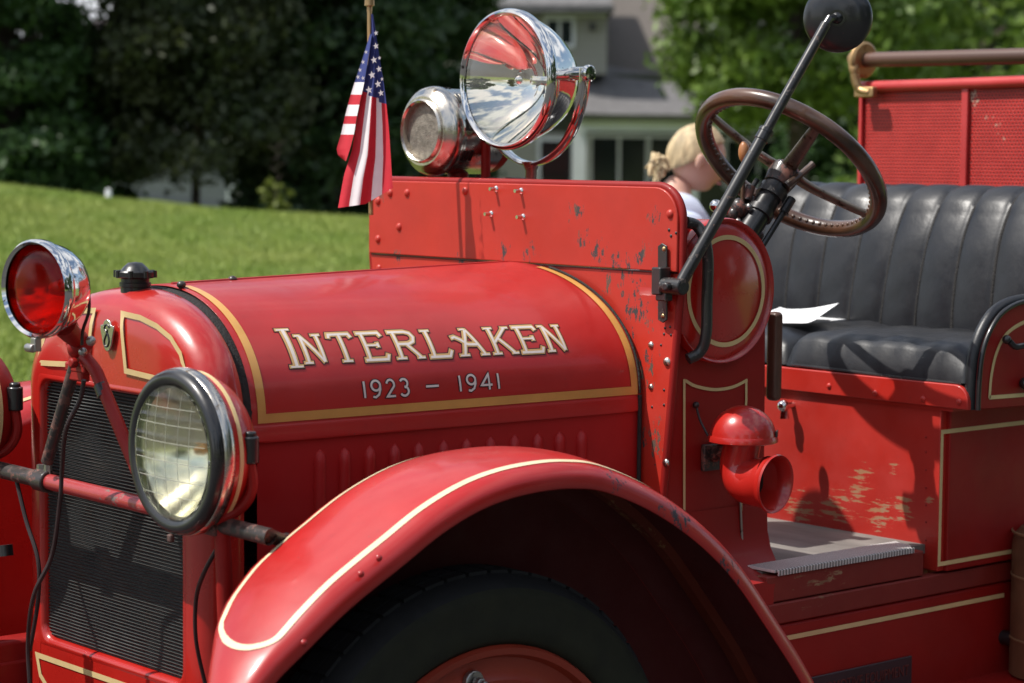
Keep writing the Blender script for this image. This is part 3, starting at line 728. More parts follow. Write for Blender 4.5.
b = MB(); b.box((1.65, .74, -1.17), (1.25, .32, .03)); b.build('running_board', M_dark, TR, bevel=.006)
b = MB()
for s_ in (-1, 1): b.box((1.6, s_*.36, -1.08), (4.0, .07, .14))
b.box((-.30, 0, -1.10), (.06, .8, .09)); b.build('frame_rail', M_dark, TR, bevel=.006)
for s_ in (-1, 1): slab('body_side', -.60, -1.0, s_*.55, 2.72, 4.2, M_dark)
slab('sill', -.951, -1.22, -YS-.04, 1.0, 3.6, M_dark, .04, .006)
b = MB(); b.box((3.5, 0, -.66), (1.45, 1.10, .03)); b.build('hose_bed', M_dark, TR, bevel=.004)
b = MB(); b.box((1.01, 0, -.75), (.02, .92, .7)); b.build('firewall', M_dark, TR)

# --- perforated screen, rail, brackets
XS = 2.80; lt = at('x', XS, 862, 88); zt_s = at('x', XS, 940, 89)[2]
b = MB(); b.box((XS+.01, 0, (zt_s-.12)/2), (.008, 2*lt[1], zt_s+.12)); sp = b.build('perforated_screen', M_screen, TR)
b = MB(); b.tube([(XS, lt[1]+.005, zt_s+.010), (XS, .3, zt_s+.012), (XS, 0, zt_s+.016), (XS, -.58, zt_s+.012)], .0165, 14)
fr = b.build('frame_tube', M_screen_frame, sp)
b = MB()
for y, w_ in ((at('x', XS, 965, 130)[1], .022), (-at('x', XS, 965, 130)[1], .022), (lt[1], .012), (-lt[1], .012)): MB().box((XS, y, (zt_s-.12)/2), (.012, w_, zt_s+.12)).build('frame_strip', M_screen_frame, sp, bevel=.002)

for s_ in (-1, 1):
    slab('hose_bed_side', zt_s-.01, -.62, s_*lt[1] - (.008 if s_ > 0 else -.0), XS+.01, 4.2, M_screen, .008, 0)
rc = at('x', XS-.01, 863, 60)
for s_ in (1, -1):
    y = rc[1] if s_ > 0 else -rc[1]
    b = MB(); dk = np.array([XS-.012, y-.004*s_, rc[2]])
    b.lathe([(0, .012), (.045, .010), (.052, .004), (.052, -.004), (.045, -.010), (0, -.012)], dk, (.06, 1, .05), 36)
    br = b.build('rail_bracket', M_brass, sp)
    b = MB(); f0 = dk+[-.03, .018*s_, -.01]
    b.tube(bez([dk+[-.028, .014*s_, .006], dk+[-.034, .004*s_, -.03], dk+[-.032, .0*s_, -.06], dk+[-.028, -.012*s_, -.085], dk+[-.026, -.05*s_, -.094]], 5), [.016]*6+[.013]*8+[.012]*7, 12)
    b.sphere(dk+[-.028, .012*s_, .002], .022, (.7, 1, 1)); b.box(dk+[-.024, -.03*s_, -.092], (.022, .07, .03)); b.build('arm', M_brass, br, bevel=.004)
b = MB(); b.tube([(XS-.01, rc[1], rc[2]), (XS-.01, -rc[1], rc[2]-.008)], .0215, 16); b.build('hand_rail', M_rail, sp)

# --- steering wheel and column
WC = np.array([1.462, -.352, -.016]); al = radians(42); wn = np.array([sin(al), 0, cos(al)]); wu = np.array([cos(al), 0, -sin(al)]); wv = np.array([0, 1., 0]); WR = .2115
b = MB(); b.tube([WC+WR*(cos(t)*wu+sin(t)*wv) for t in np.linspace(0, 2*pi, 96, endpoint=False)], .0188, 16, closed=True)
M_spoke = metal('dark_worn_metal', (.24, .21, .18), .4, .15, .35, (.05, .03, .02))
sw = b.build('steering_wheel', M_wood, TR, angle=80)
b = MB()
for k in range(72):
    t = 2*pi*k/72; c_ = WC+(WR-.0165)*(cos(t)*wu+sin(t)*wv)-wn*.004; b.sphere(c_, .0052, (1, 1, 1), 8)
b.build('finger_grips', M_wood, sw, angle=80)
hub = WC-wn*.022
for t in (radians(52), radians(142), radians(232), radians(322)):
    e = WC+(WR-.004)*(cos(t)*wu+sin(t)*wv); b = MB(); m_ = hub+(e-hub)*.35+wn*-.006
    L_ = bez([hub+(e-hub)*.06, m_, hub+(e-hub)*.75-wn*.004, e], 5); sd_ = nrm(np.cross(wn, e-hub)); rows = []
    for i, p_ in enumerate(L_):
        w_ = .019-.009*i/len(L_); h_ = .008
        rows.append([p_+sd_*w_*cos(a)+wn*h_*sin(a) for a in np.linspace(0, 2*pi, 12, endpoint=False)])
    b.grid(rows, cv=True); b.build('spoke', M_spoke, sw, angle=60)
b = MB(); b.lathe([(0, .022), (.016, .020), (.03, .010), (.036, 0), (.034, -.02), (.030, -.04), (0, -.04)], hub, wn, 28); b.build('hub', M_bworn2, sw)
b = MB(); b.tube([hub-wn*.03, hub-wn*.75], .026, 20); cl = b.build('steering_column', M_black, TR)
b = MB(); b.tube([hub-wn*.11, hub-wn*.125], .031, 20); b.tube([hub-wn*.05, hub-wn*.075], .032, 20); b.build('collar', M_bworn, cl)
b = MB(); o2 = wu*.03-wv*.030; b.tube([hub-wn*.05+o2, hub-wn*.65+o2], .0065, 10); b.tube([hub-wn*.05+o2, hub-wn*.09+o2], .0105, 10); b.tube([hub-wn*.05-o2, hub-wn*.4-o2], .006, 10); b.build('control_rod', M_black, cl)
b = MB(); l0 = hub-wn*.055+o2; b.tube(bez([at('y', l0[1], 786, 186), at('y', l0[1]-.01, 798, 177), at('y', l0[1]-.02, 813, 164)], 5), [.010, .010, .009, .009, .008, .008, .007, .007, .007, .007, .008], 10); b.build('throttle_lever', M_wood, cl)
kb = at('y', -.33, 744, 152); b = MB(); b.sphere(kb, .0125, (1, 1, 1.9), 14); ks = b.build('lever_knob', M_orange, cl); b = MB(); b.tube([kb, at('y', -.33, 743, 190), at('y', -.33, 742, 225)], .0045, 8); b.build('lever_stem', M_wood, ks)
b = MB()
for i, (px, py, r_) in enumerate(((738, 208, .020), (746, 214, .024), (752, 205, .018), (745, 226, .022), (736, 222, .014), (733, 214, .013))):
    b.sphere(at('y', -.33, px, py), r_, (.8, .9, 1.1), 10)
b.tube([at('y', -.33, 746, 200), at('y', -.33, 750, 186)], .012, 8); b.tube([at('y', -.33, 735, 225), at('y', -.33, 760, 236)], .012, 8)
b.build('control_quadrant', M_bworn2, cl, angle=50)
b = MB(); b.box(at('y', -.30, 735, 207), (.03, .05, .035)); b.build('indicator_box', M_red, cl, bevel=.006)
b = MB(); b.sphere(at('y', -.30, 716, 206), .014, (1, 1, 1)); b.tube([at('y', -.30, 716, 206), at('y', -.30, 722, 222)], .005, 8); b.build('choke_knob', M_chrome, cl)
for px, py in ((738, 222), (741, 229), (754, 217), (749, 207)):
    b = MB(); b.sphere(at('y', -.355, px, py), .008, n=10); b.build('screw', M_steel, cl)

# --- spotlight
SX = 1.03; sc0 = at('x', SX, 508, 79.5); SR = .1535
b = MB(); ax_ = np.array([-1., 0, 0])
b.lathe([(SR*.895, .006), (SR*.91, .012), (SR*.94, .016), (SR*.975, .013), (SR, .002), (SR*.99, -.010), (SR*.96, -.014)], sc0, ax_, 72); spt = b.build('search_light', M_chrome, TR, angle=60)
b = MB(); b.lathe([(SR*.955, -.010), (SR*.91, -.035), (SR*.82, -.07), (SR*.69, -.105), (SR*.54, -.132), (SR*.38, -.150), (SR*.2, -.160), (0, -.163)], sc0, ax_, 72); b.build('bowl', M_chrome, spt, angle=60)
def reflector(c, R, depth, mat, parent, axv=ax_, name='reflector'):
    b = MB(); b.lathe([(R*t, -depth*(1-t*t)) for t in np.linspace(1, .04, 20)], c, axv, 64); return b.build(name, mat, parent, angle=80)
reflector(sc0, SR*.91, .105, M_mirror2, spt)
b = MB(); b.lathe([(0, .010), (SR*.5, .008), (SR*.93, .003), (SR*.93, .0), (SR*.5, .004), (0, .006)], sc0+[0, 0, 0], ax_, 64); b.build('lens', M_clear, spt, angle=80)
b = MB(); b.tube([sc0+[.12, 0, 0], sc0+[.05, 0, 0]], .010, 10); b.sphere(sc0+[.045, 0, 0], .016, (1.4, 1, 1)); b.build('bulb', M_chrome, spt)
ycx = 1.105; yc = np.array([ycx, sc0[1]+.006, sc0[2]+.012]); YR = .170
b = MB(); L_ = [yc+np.array([0, -YR*cos(a), -YR*1.14*sin(a)]) for a in np.linspace(-.06, pi+.06, 48)]; rows = []
for i, p_ in enumerate(L_):
    a = -.06+(pi+.12)*i/47; rad = np.array([0, -cos(a), -sin(a)]); tg = np.array([1., 0, 0])
    rows.append([p_+tg*.016*cos(t)+rad*.006*sin(t) for t in np.linspace(0, 2*pi, 10, endpoint=False)])
b.grid(rows, cv=True); yk = b.build('yoke', M_chrome, spt, angle=60)
b = MB(); b0 = yc-[0, 0, YR*1.14]; b.tube([b0+[0, 0, .004], b0-[0, 0, .015], b0-[0, 0, .055]], [.022, .013, .013], 14); b.build('post', M_nickel, yk)
for s_ in (-1, 1):
    b = MB(); pv = yc+[0, s_*(YR-.002), 0]; b.tube([pv-[0, s_*.035, 0], pv+[0, s_*.012, 0]], .0145, 16); b.lathe([(0, .0), (.016, .0), (.018, .003), (.018, .010), (.015, .013), (0, .014)], pv+[0, s_*.008, 0], (0, s_, .0), 20); b.build('pivot_knob', M_chrome, yk)
b = MB(); b.tube([b0+[0, .0, -.045], b0+[.0, .16, -.045]], .014, 12); b.sphere(b0+[0, .17, -.045], .020); b.tube([b0+[0, .17, -.045], b0+[0, .17, -.09]], .014, 10); b.build('stay', M_bworn2, yk)
b = MB(); b.tube([b0+[0, .155, -.06], b0+[0, .155, .05]], .011, 10); b.build('stay', M_dark, yk)
# --- siren
sc1 = at('x', 1.0, 424, 131); b = MB()
b.lathe([(.066, .000), (.070, .006), (.078, .006), (.084, -.002), (.092, -.006), (.098, -.013), (.101, -.024), (.101, -.034), (.098, -.040), (.0965, -.05), (.0965, -.165), (.086, -.178), (0, -.18)], sc1, ax_, 64); sr = b.build('siren', M_nickel, TR, angle=50)
b = MB(); b.lathe([(.062, -.014), (.064, .010), (.068, .014), (.072, .010), (.072, -.004)], sc1, ax_, 56); b.build('ring', M_nickel, sr)
t = NT('siren_gauze'); t.p(col=t.mix(t.rng(t.noise(60, 4, .7), .4, .65), (.20, .18, .15, 1), (.34, .31, .26, 1)), metal=.7, rough=.6); t.bump(t.noise(300, 2), .8, .002)
b = MB(); b.lathe([(.0635, -.004), (.03, -.001), (0, .0)], sc1, ax_, 48); b.build('face_plate', t.m, sr)
b = MB()
for a0 in (8, 50, -34, 95):
    for k in range(3):
        a = radians(a0); u_ = np.array([0, -cos(a), sin(a)]); tv = np.array([0, sin(a), cos(a)])
        Rm = np.stack([np.array([1, 0, 0]), tv, u_], 1); b.box(sc1+[.048+.012*k, 0, 0]+u_*.0965, (.006, .026, .005), Rm)
b.build('vent_slots', M_black, sr)
b = MB(); b.tube([sc1+[.10, 0, -.085], sc1+[.10, 0, -.135]], .024, 14); b.lathe([(.093, -.155), (.093, -.19), (.07, -.205), (0, -.21)], sc1, ax_, 40); b.build('mount', M_dark, sr)
b = MB(); b.box(sc1+[.10, 0, -.13], (.08, .09, .03)); b.build('base', M_bworn2, sr, bevel=.005)
MB().box((1.10, .15, -.085), (.10, .64, .025)).build('accessory_shelf', M_dark, cw, bevel=.004)

# --- headlights
M_ribs = plain('pressed_glass_ribs', (.62, .62, .52), .3, .05, trans=.5)
def headlight(sg, name='headlight'):
    c = np.array([-.15, -.433 if sg < 0 else .385, -.504]); R = .1415; ax = np.array([-1., 0, 0])
    b = MB(); b.lathe([(R*.77, -.012), (R*.775, -.002), (R*.80, .002), (R*.86, .008), (R*.93, .008), (R*.975, .001), (R*.995, -.008), (R*.985, -.012)], c, ax, 72); h = b.build('headlight', M_black, TR, angle=60)
    b = MB(); b.lathe([(R*.98, -.008), (R*1.0, -.010), (R*1.01, -.018), (R*1.005, -.029), (R*.95, -.033)], c, ax, 72); b.build('chrome_ring', M_nickel, h, angle=60)
    b = MB(); prf = [(R*.965, -.030), (R*.945, -.050), (R*.88, -.072), (R*.77, -.092), (R*.61, -.109), (R*.42, -.120), (R*.2, -.126), (0, -.128)]
    prf = [tuple(q[:2]) for q in bez([(a_, b_, 0) for a_, b_ in prf], 3)]
    b.lathe(prf, c, ax, 72); b.build('bowl', M_dark if sg > 0 else M_red, h, angle=60)
    b = MB(); L = [np.array([c[0]+.046, c[1]+R*.952*cos(a), c[2]+R*.952*sin(a)]) for a in np.linspace(0, 2*pi, 80, endpoint=False)]
    b.grid([[p_+[-.004, 0, 0], p_+[-.0035, 0, 0]+nrm(p_-[p_[0], c[1], c[2]])*.0014, p_+[.0035, 0, 0]+nrm(p_-[p_[0], c[1], c[2]])*.0014, p_+[.004, 0, 0]] for p_ in L], cu=True); b.build('pinstripe', M_cream, h, angle=60)
    reflector(c+[.004, 0, 0], R*.80, .085, M_mirrorin, h, ax)
    b = MB(); b.lathe([(0, .016), (R*.4, .014), (R*.8, .006), (R*.8, .002), (R*.4, .009), (0, .011)], c, ax, 60); b.build('lens', M_glass, h, angle=80)
    b = MB(); Rl = R*.77
    for dz in (-.072, -.044, -.014, .018, .048, .076):
        hw_ = math.sqrt(Rl*Rl-dz*dz); b.tube([c+[-.006-.0115*(1-((w_*hw_)**2+dz*dz)/(Rl*Rl)), w_*hw_, dz] for w_ in np.linspace(-.98, .98, 15)], .0007, 5)
    for dy in (-.066, -.036, 0, .036, .066):
        hw_ = math.sqrt(Rl*Rl-dy*dy); b.tube([c+[-.006-.0115*(1-((w_*hw_)**2+dy*dy)/(Rl*Rl)), dy, w_*hw_] for w_ in np.linspace(-.98, .98, 15)], .0004, 5)
    b.build('lens_ribs', M_ribs, h, angle=80)
    b = MB(); b.sphere(c+[.055, 0, 0], .009, (1.3, 1, 1)); b.tube([c+[.09, 0, 0], c+[.055, 0, 0]], .007, 10); b.build('bulb', M_bulb, h)
    b = MB(); lc = np.array([-.045, c[1]-R*.86, c[2]+.012]); lc = at('y', c[1]-.122, 250, 448) if sg < 0 else at('x', -.07, 15, 397); b.tube([lc-[0, 0, .026], lc+[0, 0, .020]], .0155, 16); b.tube([lc+[0, 0, .018], lc+[0, 0, .028]], .011, 14); b.build('latch', M_black, h, bevel=.003)
    if sg > 0: pass
    b = MB(); b.tube(bez([lc-[0, 0, .02], lc+[.004, 0, -.07], lc+[-.01, .02, -.105], lc+[-.04, .055, -.125], [-.10, c[1]+.01, -.628]], 6), .0095, 10)
    b.tube(bez([c+[.07, 0, -R*.75], c+[.085, -.01, -R*.9], [-.10, c[1]-.02, -.628]], 5), .013, 12); b.build('fork', M_dark, h)
    b = MB(); b.box(c+[-.004, .004, -R-.004], (.010, .012, .014)); b.build('rim_screw', M_bworn2, h, bevel=.003)
    b = MB(); pq = at('x', -.10, 222, 545)[1] if sg < 0 else c[1]-.03; b.tube([(-.10, pq, -.62), (-.08, pq, -1.08)], .014, 12); b.build('post', M_dark, h)
    return h
for s_ in (-1, 1): headlight(s_)
TX = -.10
q0, q1, q2, q3 = at('x', TX, -60, 455), at('x', TX, 44, 480.5), at('x', TX, 140, 504), at('x', TX, 270, 537)
b = MB(); b.tube([q1, q2, q2+(q3-q2)*.45], .0150, 16); tb = b.build('tie_bar', M_tie, TR)
dq = nrm(q3-q2)
b = MB(); b.tube([q0, q1+dq*.01], .0160, 16); b.build('tie_bar_sleeve', M_bworn2, tb)
b = MB(); b.tube([q2+(q3-q2)*.42, q3, at('x', TX+.05, 286, 541)], .0145, 16); b.build('tie_bar_sleeve', M_bworn2, tb)
for q in (q1+dq*.0, at('x', TX, 216, 524)): b = MB(); b.tube([q-dq*.022, q+dq*.022], .0215, 18); b.build('clamp', M_bworn2, tb, bevel=.003)
for px, py in ((48, 470), (41, 471)): b = MB(); q = at('x', TX, px, py+4); b.tube([q, q+[0, 0, .02]], .008, 6); b.build('bolt', M_steel, tb)

# --- red warning lamp on the tie bar
rc_ = at('x', -.25, 38, 289); RR = .0865; ax2 = nrm([-cos(radians(12)), -sin(radians(12)), -.02])
b = MB(); b.lathe([(RR*.9, .006), (RR*.95, .012), (RR, .006), (RR, -.008), (RR*.95, -.012)], rc_, ax2, 56); rl = b.build('warning_lamp', M_chrome, TR, angle=60)
b = MB(); b.lathe([(RR*.95, -.010), (RR*.93, -.022), (RR*.86, -.044), (RR*.72, -.064), (RR*.54, -.078), (RR*.3, -.087), (0, -.090)], rc_, ax2, 56); b.build('bowl', M_chrome, rl, angle=60)
reflector(rc_, RR*.9, .06, M_mirrorin, rl, ax2)
b = MB(); b.lathe([(0, .012), (RR*.5, .009), (RR*.91, .001), (RR*.91, -.002), (RR*.5, .005), (0, .008)], rc_, ax2, 48)
b.build('lens', M_redglass, rl, angle=80)
b = MB(); b.sphere(rc_+[.035, 0, 0], .013); b.tube([rc_+[.06, 0, 0], rc_+[.03, 0, 0]], .009, 8); b.build('bulb', M_bulb, rl)
b = MB(); b.box(rc_+[-.005, .0, -RR-.010], (.014, .016, .024)); b.tube([rc_+[-.012, -.006, -RR-.016], rc_+[-.012, .018, -RR-.016]], .008, 8); b.build('rim_screw', M_steel, rl, bevel=.002)
jn = at('x', -.12, 79, 345); b = MB(); bb = rc_+np.array([.055, .012, -.062])
b.tube([bb, (bb+jn)/2, jn+[0, 0, .01]], [.024, .018, .018], 14); b.tube([jn+[0, .025, .005], jn+[0, -.03, .005]], .013, 12); b.sphere(jn+[0, 0, -.005], .022); jb = b.build('bracket_joint', M_dark, rl)
j2 = at('x', -.12, 79, 373)
b = MB(); b.box((jn+j2)/2+[0, 0, -.01], (.018, .05, .06)); b.box(j2+[0, 0, .01], (.02, .07, .018)); b.tube([j2+[-.012, -.012, .02], j2+[-.025, -.012, .02]], .010, 8); b.build('bracket_plate', M_dark, rl, bevel=.004)
b = MB(); b.sphere(at('x', -.15, 91, 341), .009); b.sphere(at('x', -.15, 83, 352), .008); b.build('bolt', M_steel, rl)
e1 = at('x', -.12, 47, 462); e2 = at('x', -.12, 146, 480)
b = MB(); b.tube([j2+[0, .01, .02], e1], .0115, 12); b.build('strut', M_bworn2, rl)
b = MB(); b.tube(bez([j2+[0, -.02, .03], at('x', -.12, 95, 370), at('x', -.12, 103, 388), e2+[0, 0, -.02]], 5), .012, 12); b.build('strut', M_dark, rl)
m1, m2 = at('x', -.1205, 101, 385), at('x', -.1205, 105, 396); b = MB(); b.tube([m1, m2], .0135, 12); b.build('tape_band', M_black, rl)
# cables
b = MB(); b.tube(bez([at('x', -.16, 88, 285), at('x', -.16, 89, 310), at('x', -.16, 83, 330), at('x', -.16, 82, 345)], 6), .003, 6); b.build('cable', M_cable, rl)
b = MB(); b.tube(bez([at('x', -.17, 84, 380), at('x', -.17, 80, 400), at('x', -.18, 66, 430), at('x', -.16, 62, 470), at('x', -.16, 60, 500), at('x', -.16, 52, 555), at('x', -.18, 34, 595), at('x', -.17, 28, 640), at('x', -.17, 30, 690)], 8), .0042, 8); b.build('cable', M_cable, rl)
b = MB(); b.tube(bez([at('x', -.1, 14, 470), at('x', -.1, 26, 520), at('x', -.1, 38, 560), at('x', -.1, 38, 600), at('x', -.1, 30, 650)], 6), .0042, 8); b.build('cable', M_cable, TR)
b = MB(); b.tube(bez([at('x', -.1, 216, 550), at('x', -.1, 203, 575), at('x', -.08, 196, 600), at('x', -.07, 196, 640), at('x', -.05, 205, 683), at('x', -.05, 212, 710)], 6), .0038, 8); b.build('cable', M_cable, TR)

# --- fenders (mudguards)
lip = [(-.330, -.98), (-.325, -.94), (-.312, -.89), (-.292, -.845), (-.250, -.800), (-.196, -.762), (-.109, -.704), (-.001, -.646), (.074, -.606), (.151, -.577), (.225, -.562), (.306, -.557), (.366, -.560), (.425, -.570), (.51, -.601), (.595, -.644), (.68, -.70), (.758, -.767), (.851, -.871), (.942, -.980), (1.02, -1.09), (1.09, -1.16)]
LP = bez([(a_, 0, b_) for a_, b_ in lip], 6)
acr = [(-.872, 0.0), (-.874, .006), (-.873, .016), (-.868, .026), (-.858, .035), (-.84, .042), (-.80, .049), (-.76, .052), (-.71, .052), (-.67, .048), (-.635, .041), (-.61, .031), (-.597, .020), (-.590, .010), (-.588, .0)]
AC = bez([(a_, b_, 0) for a_, b_ in acr], 3)
def ss(a, b_, x): t = np.clip((x-a)/(b_-a), 0, 1); return t*t*(3-2*t)
def fpt(i, y, off):
    i = max(0, min(len(LP)-1, i)); i0 = int(i); f = i-i0; i1 = min(i0+1, len(LP)-1)
    p_ = LP[i0]*(1-f)+LP[i1]*f; t_ = nrm(LP[min(i1+1, len(LP)-1)]-LP[max(i0-1, 0)]); n_ = np.array([-t_[2], 0, t_[0]])
    n_ = n_ if n_[2]*1 > 0 or n_[0] < 0 else -n_
    wq = float(np.interp(i, [0, 12, 20, 24, 28, 32, 36, 40, 44], [.14, .26, .42, .56, .71, .85, .94, .985, 1]))
    return p_+n_*off*min(1, .5+.5*wq)+np.array([0, -.872+(y+.872)*wq, 0]), n_
def fender(sg, mirrored):
    b = MB(); rows = []
    fr = lambda i: min(1, (i/len(LP)-.0)/.05+.35)
    for i in range(len(LP)):
        row = []
        for q in AC:
            yy, oo = q[0], q[1]
            # front tip rounds off in plan
            k = 1
            p_, n_ = fpt(i, yy, oo); p_[1] *= -sg if mirrored else 1; row.append(p_)
        rows.append(row)
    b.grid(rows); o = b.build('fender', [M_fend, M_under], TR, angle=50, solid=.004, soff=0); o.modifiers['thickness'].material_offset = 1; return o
fn = fender(1, False); 
# pinstripe: outer line, round front end, inner line
def offat(y): ys_ = [q[0] for q in AC]; os_ = [q[1] for q in AC]; o_ = np.argsort(ys_); return float(np.interp(y, np.array(ys_)[o_], np.array(os_)[o_]))
def fstripe(i, y):
    o_ = offat(y); p_, n_ = fpt(i, y, o_); e = .006; do = (offat(y+e)-offat(y-e))/(2*e); nn_ = nrm(n_+np.array([0, -do, 0])); return p_, nn_
i_end = 24.5
path = [(i, -.842) for i in np.arange(97, i_end+5, -1)]
path += [(i_end+5-4.2*sin(a), -.842+.102*(1-cos(a))) for a in np.linspace(0, pi, 26)]
path += [(i, -.842+.204) for i in np.arange(i_end+6, 110, 1)]
FS = [fstripe(*q) for q in path]
M_fs = plain('pale_cream_pinstripe', (.74, .62, .40), .4, .08, coat=.3, bump=.02)
b = MB(); ribbon(b, [p_ for p_, _ in FS], [.0120]*len(FS), [n_ for _, n_ in FS], .0028); b.build('pinstripe', M_fs, fn, weld=False, angle=80)
for px, py in ((379, 558), (361, 574), (304, 643)): rivet(px, py, .006, fn, M_fend, ax='y', v=-.874, d=(0, -1, 0), h=.8)
b = MB(); rows = []
for i in range(len(LP)):
    rows.append([fpt(i, -.680, .050)[0], fpt(i, -.678, .030)[0], fpt(i, -.650, .030)[0], fpt(i, -.648, .045)[0]])
b.grid(rows[50:]); b.build('stiffening_rib', paint('rubbed_underside_paint', (.16, .022, .010), rough=.6, coat=0., wear=[V((.7, -.62, -.70), .25)], amount=.6, wcol=(.25, .12, .05)), fn, angle=50)
b = MB(); rows = []
for i in range(len(LP)):
    p_, _ = fpt(i, -.589, .006); rows.append([p_, np.array([p_[0], -.585, min(p_[2]-.02, -.9) if False else -1.22])])
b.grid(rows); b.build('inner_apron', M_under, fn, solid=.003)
# far-side fender mirrors it
ff = fender(-1, True); ff.name = 'fender.001'
for i in range(0): pass
# flip by mirroring y: build directly
me = ff.data; co = np.empty(len(me.vertices)*3); me.vertices.foreach_get('co', co); co = co.reshape(-1, 3)
if co[:, 1].mean() < 0: co[:, 1] *= -1
me.vertices.foreach_set('co', co.ravel()); me.flip_normals(); me.update()
b = MB(); ribbon(b, [np.array([p_[0], -p_[1], p_[2]]) for p_, _ in FS], .0125, [np.array([n_[0], -n_[1], n_[2]]) for _, n_ in FS], .0035); b.build('pinstripe', M_cream, ff, weld=False, angle=80)
b = MB(); rows = []
for i in range(len(LP)):
    p_, _ = fpt(i, -.589, .006); rows.append([np.array([p_[0], .589, p_[2]]), np.array([p_[0], .585, -1.22])])
b.grid(rows); b.build('inner_apron', M_red, ff, solid=.003)

# --- wheels
def wheel(cx, y, cz, sg, R=.462):
    c = np.array([cx, y, cz]); ax = np.array([0, -sg, 0.]) if False else np.array([0, sg*1., 0])
    b = MB(); prf = [(R*.72, -.13), (R*.86, -.142), (R*.94, -.138), (R*.98, -.118), (R, -.085), (R, -.060), (R*.988, -.032), (R*.962, -.010), (R*.945, -.003)]
    b.lathe(prf, c, ax, 96)
    for k in range(60):
        a = 2*pi*k/60
        for h, ww in ((-.049, .022), (-.076, .020), (-.10, .02)):
            aa = a+(.05 if h == -.065 else 0); u_ = np.array([cos(aa), 0, sin(aa)]); tv = np.array([-sin(aa), 0, cos(aa)]); Rm = np.stack([tv, ax, u_], 1)
            b.box(c+ax*h+u_*(R-.0025), (.040, ww, .008), Rm)
    w = b.build('wheel', M_rubber, TR, angle=40)
    b = MB(); b.lathe([(R*.947, -.0035), (R*.93, .001), (R*.92, .003), (R*.90, .002), (R*.82, .006), (R*.76, .003), (R*.735, -.008), (R*.725, -.03)], c, ax, 96); b.build('sidewall', M_wall, w, angle=50)
    b = MB(); b.lathe([(R*.735, -.006), (R*.725, .004), (R*.70, .002), (R*.685, -.012), (R*.65, -.016), (R*.62, -.014), (R*.60, -.006), (R*.57, -.008), (R*.555, -.02), (R*.54, -.05), (R*.54, -.11)], c, ax, 96); rm = b.build('rim', M_wheelred, w, angle=40)
    for k in range(8):
        a = radians(97+45*k); u_ = np.array([cos(a), 0, sin(a)]); b = MB()
        q = c+u_*R*.615; b.tube([q-ax*.014, q-ax*.002], .020, 14); b.tube([q, q+ax*.016], .011, 6); b.tube([q+ax*.015, q+ax*.026], .0065, 10); b.build('lug', M_bworn2 if k else M_steel, rm, bevel=.002)
    for k in range(12):
        a = 2*pi*k/12+.13; u_ = np.array([cos(a), 0, sin(a)]); b = MB(); b.tube([c+u_*.07+ax*-.05, c+u_*.16+ax*-.055, c+u_*R*.55+ax*-.05], [.030, .026, .024], 14); b.build('spoke', M_wheelred, w)
    b = MB(); b.lathe([(0, .04), (.045, .04), (.055, .03), (.06, -.01), (.10, -.02), (.105, -.03), (.105, -.09), (0, -.09)], c, ax, 36); b.build('hub', M_wheelred, w)
    return w
M_wheelred = paint('orange_red_wheel_paint', (.30, .028, .010), rough=.45, coat=.2)
wheel(.280, -.757, -1.178, -1); wheel(.280, .757, -1.178, 1); wheel(3.3, -.757, -1.160, -1); wheel(3.3, .757, -1.160, 1)
for s_ in (1,):
    b = MB(); b.tube([(.262, -.62, -1.16), (.262, .62, -1.16)], .035, 12); b.tube([(3.3, -.62, -1.16), (3.3, .62, -1.16)], .045, 12); b.build('axle', M_bworn2, TR)
    b = MB(); b.box((.3, 0, -.85), (.5, .34, .5)); b.build('engine', M_bworn2, TR, bevel=.03)
# far front frame horn bits seen at the lower left
b = MB(); b.box((-.12, .36, -1.02), (.30, .06, .10)); b.box((-.27, .0, -1.03), (.05, .80, .08)); b.tube([(-.2, .33, -.96), (-.2, .33, -1.02)], .035, 14); b.build('frame_horn', M_dark, TR, bevel=.008)
b = MB(); b.tube([at('x', -.15, 4, 545), at('x', -.15, 5, 556)], .016, 12); b.build('tape_band', M_black, TR)

# ------------------------------------------------------------------ things on the truck
pp = [at('z', -.395, *q) for q in ((776, 308), (787, 304), (795, 308), (839, 303), (826, 313), (808, 322), (776, 322))]
fo = thing('paper', 'folded white paper sheet lying on the black leather passenger cushion', 'paper', (float(pp[0][0]), float(pp[0][1]), GZ-.41))
b = MB()
E0 = [at('x', 1.80, 770, 323), at('x', 1.81, 790, 323), at('x', 1.82, 806, 323), at('x', 1.84, 815, 320)]; E1 = [at('x', 1.86, 768, 313), at('x', 1.88, 790, 314), at('x', 1.90, 810, 313), at('x', 1.92, 826, 312)]; E2 = [at('x', 1.95, 780, 307), at('x', 1.96, 790, 309), at('x', 1.96, 812, 308), at('x', 1.98, 839, 303)]
E_ = [[np.asarray(q) for q in bez(r_, 4)] for r_ in (E0, E1, E2)]; rows = [[q for q in bez([E_[0][k], E_[1][k], E_[2][k]], 4)] for k in range(len(E_[0]))]
b.grid(rows); ob = b.build('sheet', M_vinyl_w, None, bevel=0)
ob.parent = fo; ob.location = (-fo.location[0], -fo.location[1], -fo.location[2])
b = MB(); Z_ = -.408; b.prism([at('z', Z_, 775, 326), at('z', Z_, 812, 324), at('z', Z_, 852, 320), at('z', Z_, 846, 317), at('z', Z_, 800, 319)], (0, 0, .004)); ob = b.build('sheet', M_vinyl_w, None); ob.parent = fo; ob.location = (-fo.location[0], -fo.location[1], -fo.location[2])

